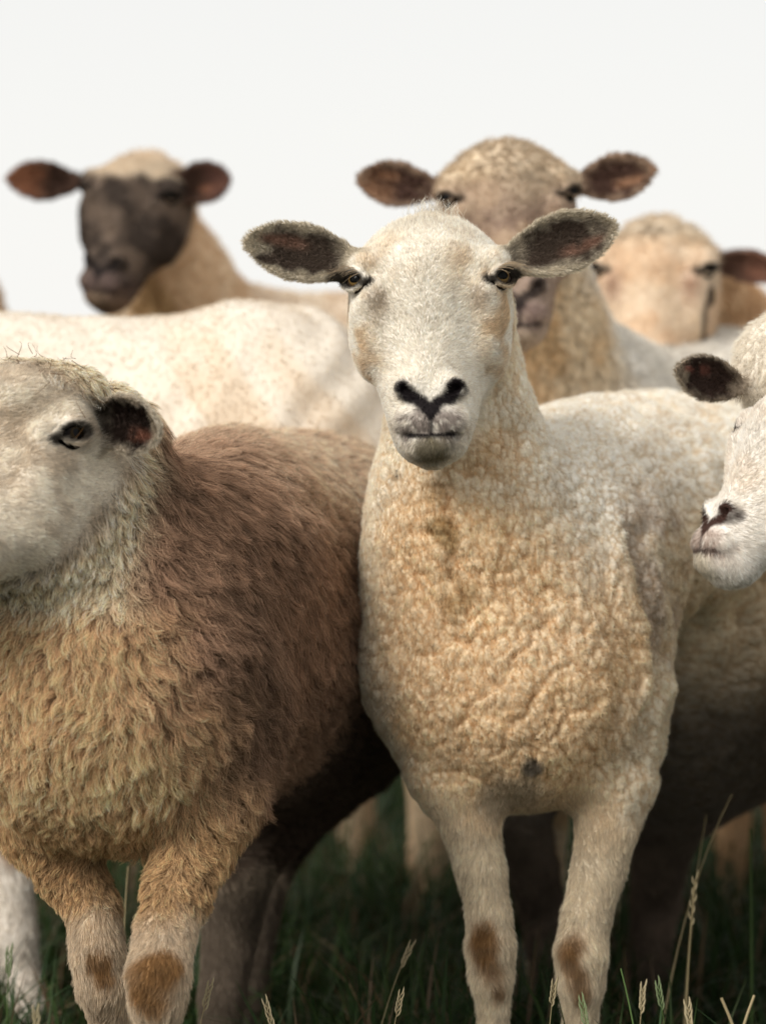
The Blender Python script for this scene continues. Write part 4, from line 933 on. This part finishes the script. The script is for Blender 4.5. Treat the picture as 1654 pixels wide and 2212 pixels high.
# 8. pale face cut off by the right edge, in front
def p8(V, N, H, ears, fm, em, leg, wm, cr, px, py, n2):
    q = H.loc(V); nz = fbm(q * 26, 3, 84); col = np.tile(A32(.88, .81, .70), (len(V), 1)) * (1 - .2 * (cr * wm)[:, None])
    fc = np.tile(A32(.86, .81, .74), (len(V), 1)) * (.9 + .2 * fbm(V * 120, 2, 3)[:, None]); fc = paint(fc, sstep(.5, .7, nz), (.72, .60, .48), .35)
    col = lerp(col, fc, fm)
    col = ear_paint(col, V, ears, (.055, .035, .028), (.40, .17, .13), (.34, .28, .21), (.50, .43, .34))
    col = eye_paint(H, V, col, (.018, .013, .010), .95); return nose_paint(H, V, col, (.050, .026, .020), (.36, .26, .21), (.5, .45, .33), 1., .7)
H8 = place_head((0, .003, .071), W(1540, 1104, 2.66), (.42, .22, .88), (-.84, -.32, .42), .86)
e8 = [Ear(W(1606, 838, 2.78), W(1456, 796, 2.74), (.15, -1, .0), .0250, .42, .0030), Ear(H8.wld((-.074, -.06, .205)), H8.wld((-.19, -.09, .20)), (-.3, -1, 0), .028, .4, .0032)]
sheep_far('white faced sheep cut off by the right edge, its nose lowered toward the left', W(2050, 2560, 2.95) * A32(1, 1, 0),
    [('u', EL(W(1700, 790, 2.82), (.048, .05, .046)), .045), ('u', RC(W(1800, 830, 2.82), .070, W(1900, 1080, 2.85), .10), .05), ('u', RC(W(1900, 1080, 2.85), .10, W(2050, 1300, 2.95), .14), .06), ('u', EL(W(2120, 1380, 3.0), (.15, .17, .19)), .06),
     ('u', EL(W(2350, 1300, 3.25), (.20, .34, .22), (.6, 1, 0)), .06)]
    + limb([(2060, 1600, 2.92, .07), (2050, 1900, 2.92, .032), (2050, 2200, 2.92, .024), (2050, 2470, 2.92, .019)], .04) + limb([(2240, 1600, 2.95, .07), (2240, 1900, 2.95, .032), (2240, 2200, 2.95, .024), (2240, 2450, 2.95, .019)], .04)
    + limb([(2350, 1500, 3.4, .08), (2350, 1800, 3.4, .032), (2350, 2230, 3.4, .019)], .04) + limb([(2500, 1500, 3.5, .08), (2500, 1800, 3.5, .032), (2500, 2200, 3.5, .019)], .04),
    H8, e8, (.24, 2.45, .0), (1.15, 3.7, 1.0), p8, wool=(2.2e5, .009), hh=.0027, h=.009, legs_from=1800, relief=.0055, sc=115, seed=81, r=.00018, face_top=.236, curl=.002)

# ------------------------------------------------------------------ grass
def grass_mat(name):
    m, t, n, l = mat_new(name)
    at = n('ShaderNodeAttribute'); at.attribute_name = 'col'
    d = n('ShaderNodeBsdfPrincipled'); d.inputs['Roughness'].default_value = .55; d.inputs['Specular IOR Level'].default_value = .25; l(at.outputs['Color'], d.inputs['Base Color'])
    tr = n('ShaderNodeBsdfTranslucent'); l(at.outputs['Color'], tr.inputs['Color'])
    mx = n('ShaderNodeMixShader'); mx.inputs[0].default_value = .25; l(d.outputs[0], mx.inputs[1]); l(tr.outputs[0], mx.inputs[2])
    o = n('ShaderNodeOutputMaterial'); l(mx.outputs[0], o.inputs[0]); return m
MAT_GRASS = grass_mat('grass_blades')
def grass():
    r = np.random.default_rng(21)
    K = 120000
    y = 2.3 + 9.5 * r.random(K) ** 1.35; half = .75 + .30 * y; x = r.uniform(-1, 1, K) * half
    P = np.stack([x, y, np.zeros(K)], 1).astype(np.float32)
    tuft = fbm(P * 5, 3, 6); keep = r.random(K) < .35 + 1.3 * sstep(.35, .65, tuft); P = P[keep]; tuft = tuft[keep]; K = len(P)
    h = r.uniform(.03, .14, K) * (.6 + .9 * sstep(.3, .7, tuft)) ; wd = r.uniform(.0010, .0026, K) * (1 + .10 * P[:, 1])
    a = r.uniform(0, 6.28, K); lean = np.stack([np.cos(a), np.sin(a), np.zeros(K)], 1) * r.uniform(.1, 1.3, K)[:, None]
    side = np.stack([-np.sin(a + r.normal(0, .6, K)), np.cos(a), np.zeros(K)], 1); side /= np.linalg.norm(side, axis=1)[:, None]
    V = np.zeros((K, 8, 3)); C_ = np.zeros((K, 8, 3))
    base = np.array([.015, .036, .011]); g = base * (1 + .9 * r.random((K, 1))) + np.array([.016, .008, 0]) * r.random((K, 1))
    dry = r.random(K) < .13; g[dry] = np.array([.20, .14, .08]) * r.uniform(.5, 1, (dry.sum(), 1))
    for j, s in enumerate((0, .35, .7, 1.)):
        c = P + lean * (h * s * s)[:, None] + np.array([0, 0, 1]) * (h * (s - .35 * s * s * np.linalg.norm(lean, axis=1)))[:, None]
        c[:, 2] -= .02 * (j == 0)
        wj = wd * (1, .9, .6, .08)[j]
        V[:, 2 * j] = c - side * wj[:, None]; V[:, 2 * j + 1] = c + side * wj[:, None]
        C_[:, 2 * j] = g; C_[:, 2 * j + 1] = g
    b = (np.arange(K) * 8)[:, None, None]; Q = (b + np.array([[0, 1, 3, 2], [2, 3, 5, 4], [4, 5, 7, 6]])[None]).reshape(-1, 4)
    o = mesh_obj('grass', V.reshape(-1, 3), Q, MAT_GRASS, None, C_.reshape(-1, 3)); o['kind'] = 'stuff'; o['label'] = 'dark green grass growing around the hooves of the flock'; o['category'] = 'grass'
grass()

def tube(pts, rad, n=6):
    pts = np.array(pts); V, F = [], []
    for i, p in enumerate(pts):
        d = nrm(pts[min(i + 1, len(pts) - 1)] - pts[max(i - 1, 0)]); a = nrm(np.cross(d, (.3, 1, .2))); b = np.cross(d, a); rr = rad[i] if hasattr(rad, '__len__') else rad
        for k in range(n): V.append(p + (a * math.cos(6.283 * k / n) + b * math.sin(6.283 * k / n)) * rr)
    for i in range(len(pts) - 1):
        for k in range(n): F.append((i * n + k, i * n + (k + 1) % n, (i + 1) * n + (k + 1) % n, (i + 1) * n + k))
    return V, F
def stalk(tip, d, lean, label, straw, seed, head=.023, thick=.0006, name='grass_stalk', base_z=0.):
    r = np.random.default_rng(seed); T = W(tip[0], tip[1], d); B = A32(T[0] - lean, d + .03 * r.normal(), base_z)
    root = empty(name, B, label, 'grass stalk', 'seed stalks standing in the grass')
    c1 = A32(.42, .34, .19) if straw else A32(.10, .17, .05); c2 = A32(.50, .42, .26) if straw else A32(.24, .30, .15)
    t = np.linspace(0, 1, 12); mid = B + (T - B) * A32(.25, .5, .62)
    pts = [(B * (1 - s) ** 2 + 2 * mid * s * (1 - s) + T * s * s) for s in t]
    V, F = tube(pts, thick * np.linspace(1.1, .6, 12)); mesh_obj('stem', V, F, MAT_GRASS, root, np.tile(c1, (len(V), 1)))
    if head:
        V, F = [], []; k = 0; dr = nrm(pts[-1] - pts[-3]); a = nrm(np.cross(dr, (0, 1, 0)))
        for i in range(9):
            p = T - dr * head * (1 - i / 8); sg = 1 if i % 2 else -1; q = p + (dr * 1.0 + a * sg * .22 + r.normal(0, .05, 3)) * .010
            v, f = tube([p, p + (q - p) * .35 + a * sg * .0012, p + (q - p) * .7 + a * sg * .0008, q], (.0003, .0010, .0008, .0002), 5)
            V += v; F += [tuple(x + k for x in g) for g in f]; k += len(v)
        mesh_obj('seed_head', V, F, MAT_GRASS, root, np.tile(c2, (len(V), 1)))
for a in [((1421, 2130), 2.62, -.02, 'green seed stalk in front, rising right of the right knee of the central sheep', False, 1),
          ((1388, 2136), 2.60, .01, 'pale seed stalk just left of the tallest green one by the right knee', True, 2),
          ((1196, 2128), 2.66, .01, 'straw coloured stalk standing against the left side of the right foreleg', True, 3),
          ((1257, 2166), 2.62, -.02, 'short green seed stalk in front of the right foreleg of the central sheep', False, 4),
          ((885, 2046), 2.95, .05, 'brown stalk leaning right, left of the central sheep\'s left foreleg', True, 5),
          ((865, 2150), 2.80, .02, 'short straw stalk at the foot of the taller brown leaning one', True, 6),
          ((1557, 2156), 2.60, -.05, 'broad dry blade leaning left near the bottom right corner', True, 7, 0, .0022),
          ((1628, 2150), 2.62, .05, 'dry blade leaning right in the bottom right corner', True, 8, 0, .0020),
          ((1485, 2176), 2.60, -.01, 'small brown tipped stalk between the corner blades and the green stalk', True, 9, .02),
          ((1340, 2092), 2.66, -.03, 'thin green blade curving left beside the right knee', False, 10, 0, .0012),
          ((452, 2132), 2.62, .03, 'straw stalk leaning beside the brown sheep\'s bent knee', True, 11),
          ((575, 2170), 2.66, -.03, 'pale stalk standing in the grass between the two front sheep', True, 12),
          ((20, 2060), 2.50, .01, 'green seed stalk at the left edge in front of a white leg', False, 13),
          ((78, 2188), 2.46, 0, 'pale seed stalk in the bottom left corner', True, 14),
          ((1580, 1715), 3.10, .09, 'tall dry stalk leaning right under the belly at the right edge', True, 15, 0, .0011),
          ((1525, 1760), 3.15, .03, 'tall dry stalk beside the leaning one under the belly', True, 16, 0, .0010),
          ((1500, 1900), 2.98, .01, 'dry upright stalk right of the dark hind leg', True, 17, .05, .0012),
          ((1620, 1790), 3.2, 0, 'tall green stem at the right edge under the belly', False, 18, 0, .0016),
          ((277, 1872), 3.0, .01, 'tall straw stalk between the brown sheep\'s forelegs', True, 19, 0, .0013)]:
    stalk(*a)
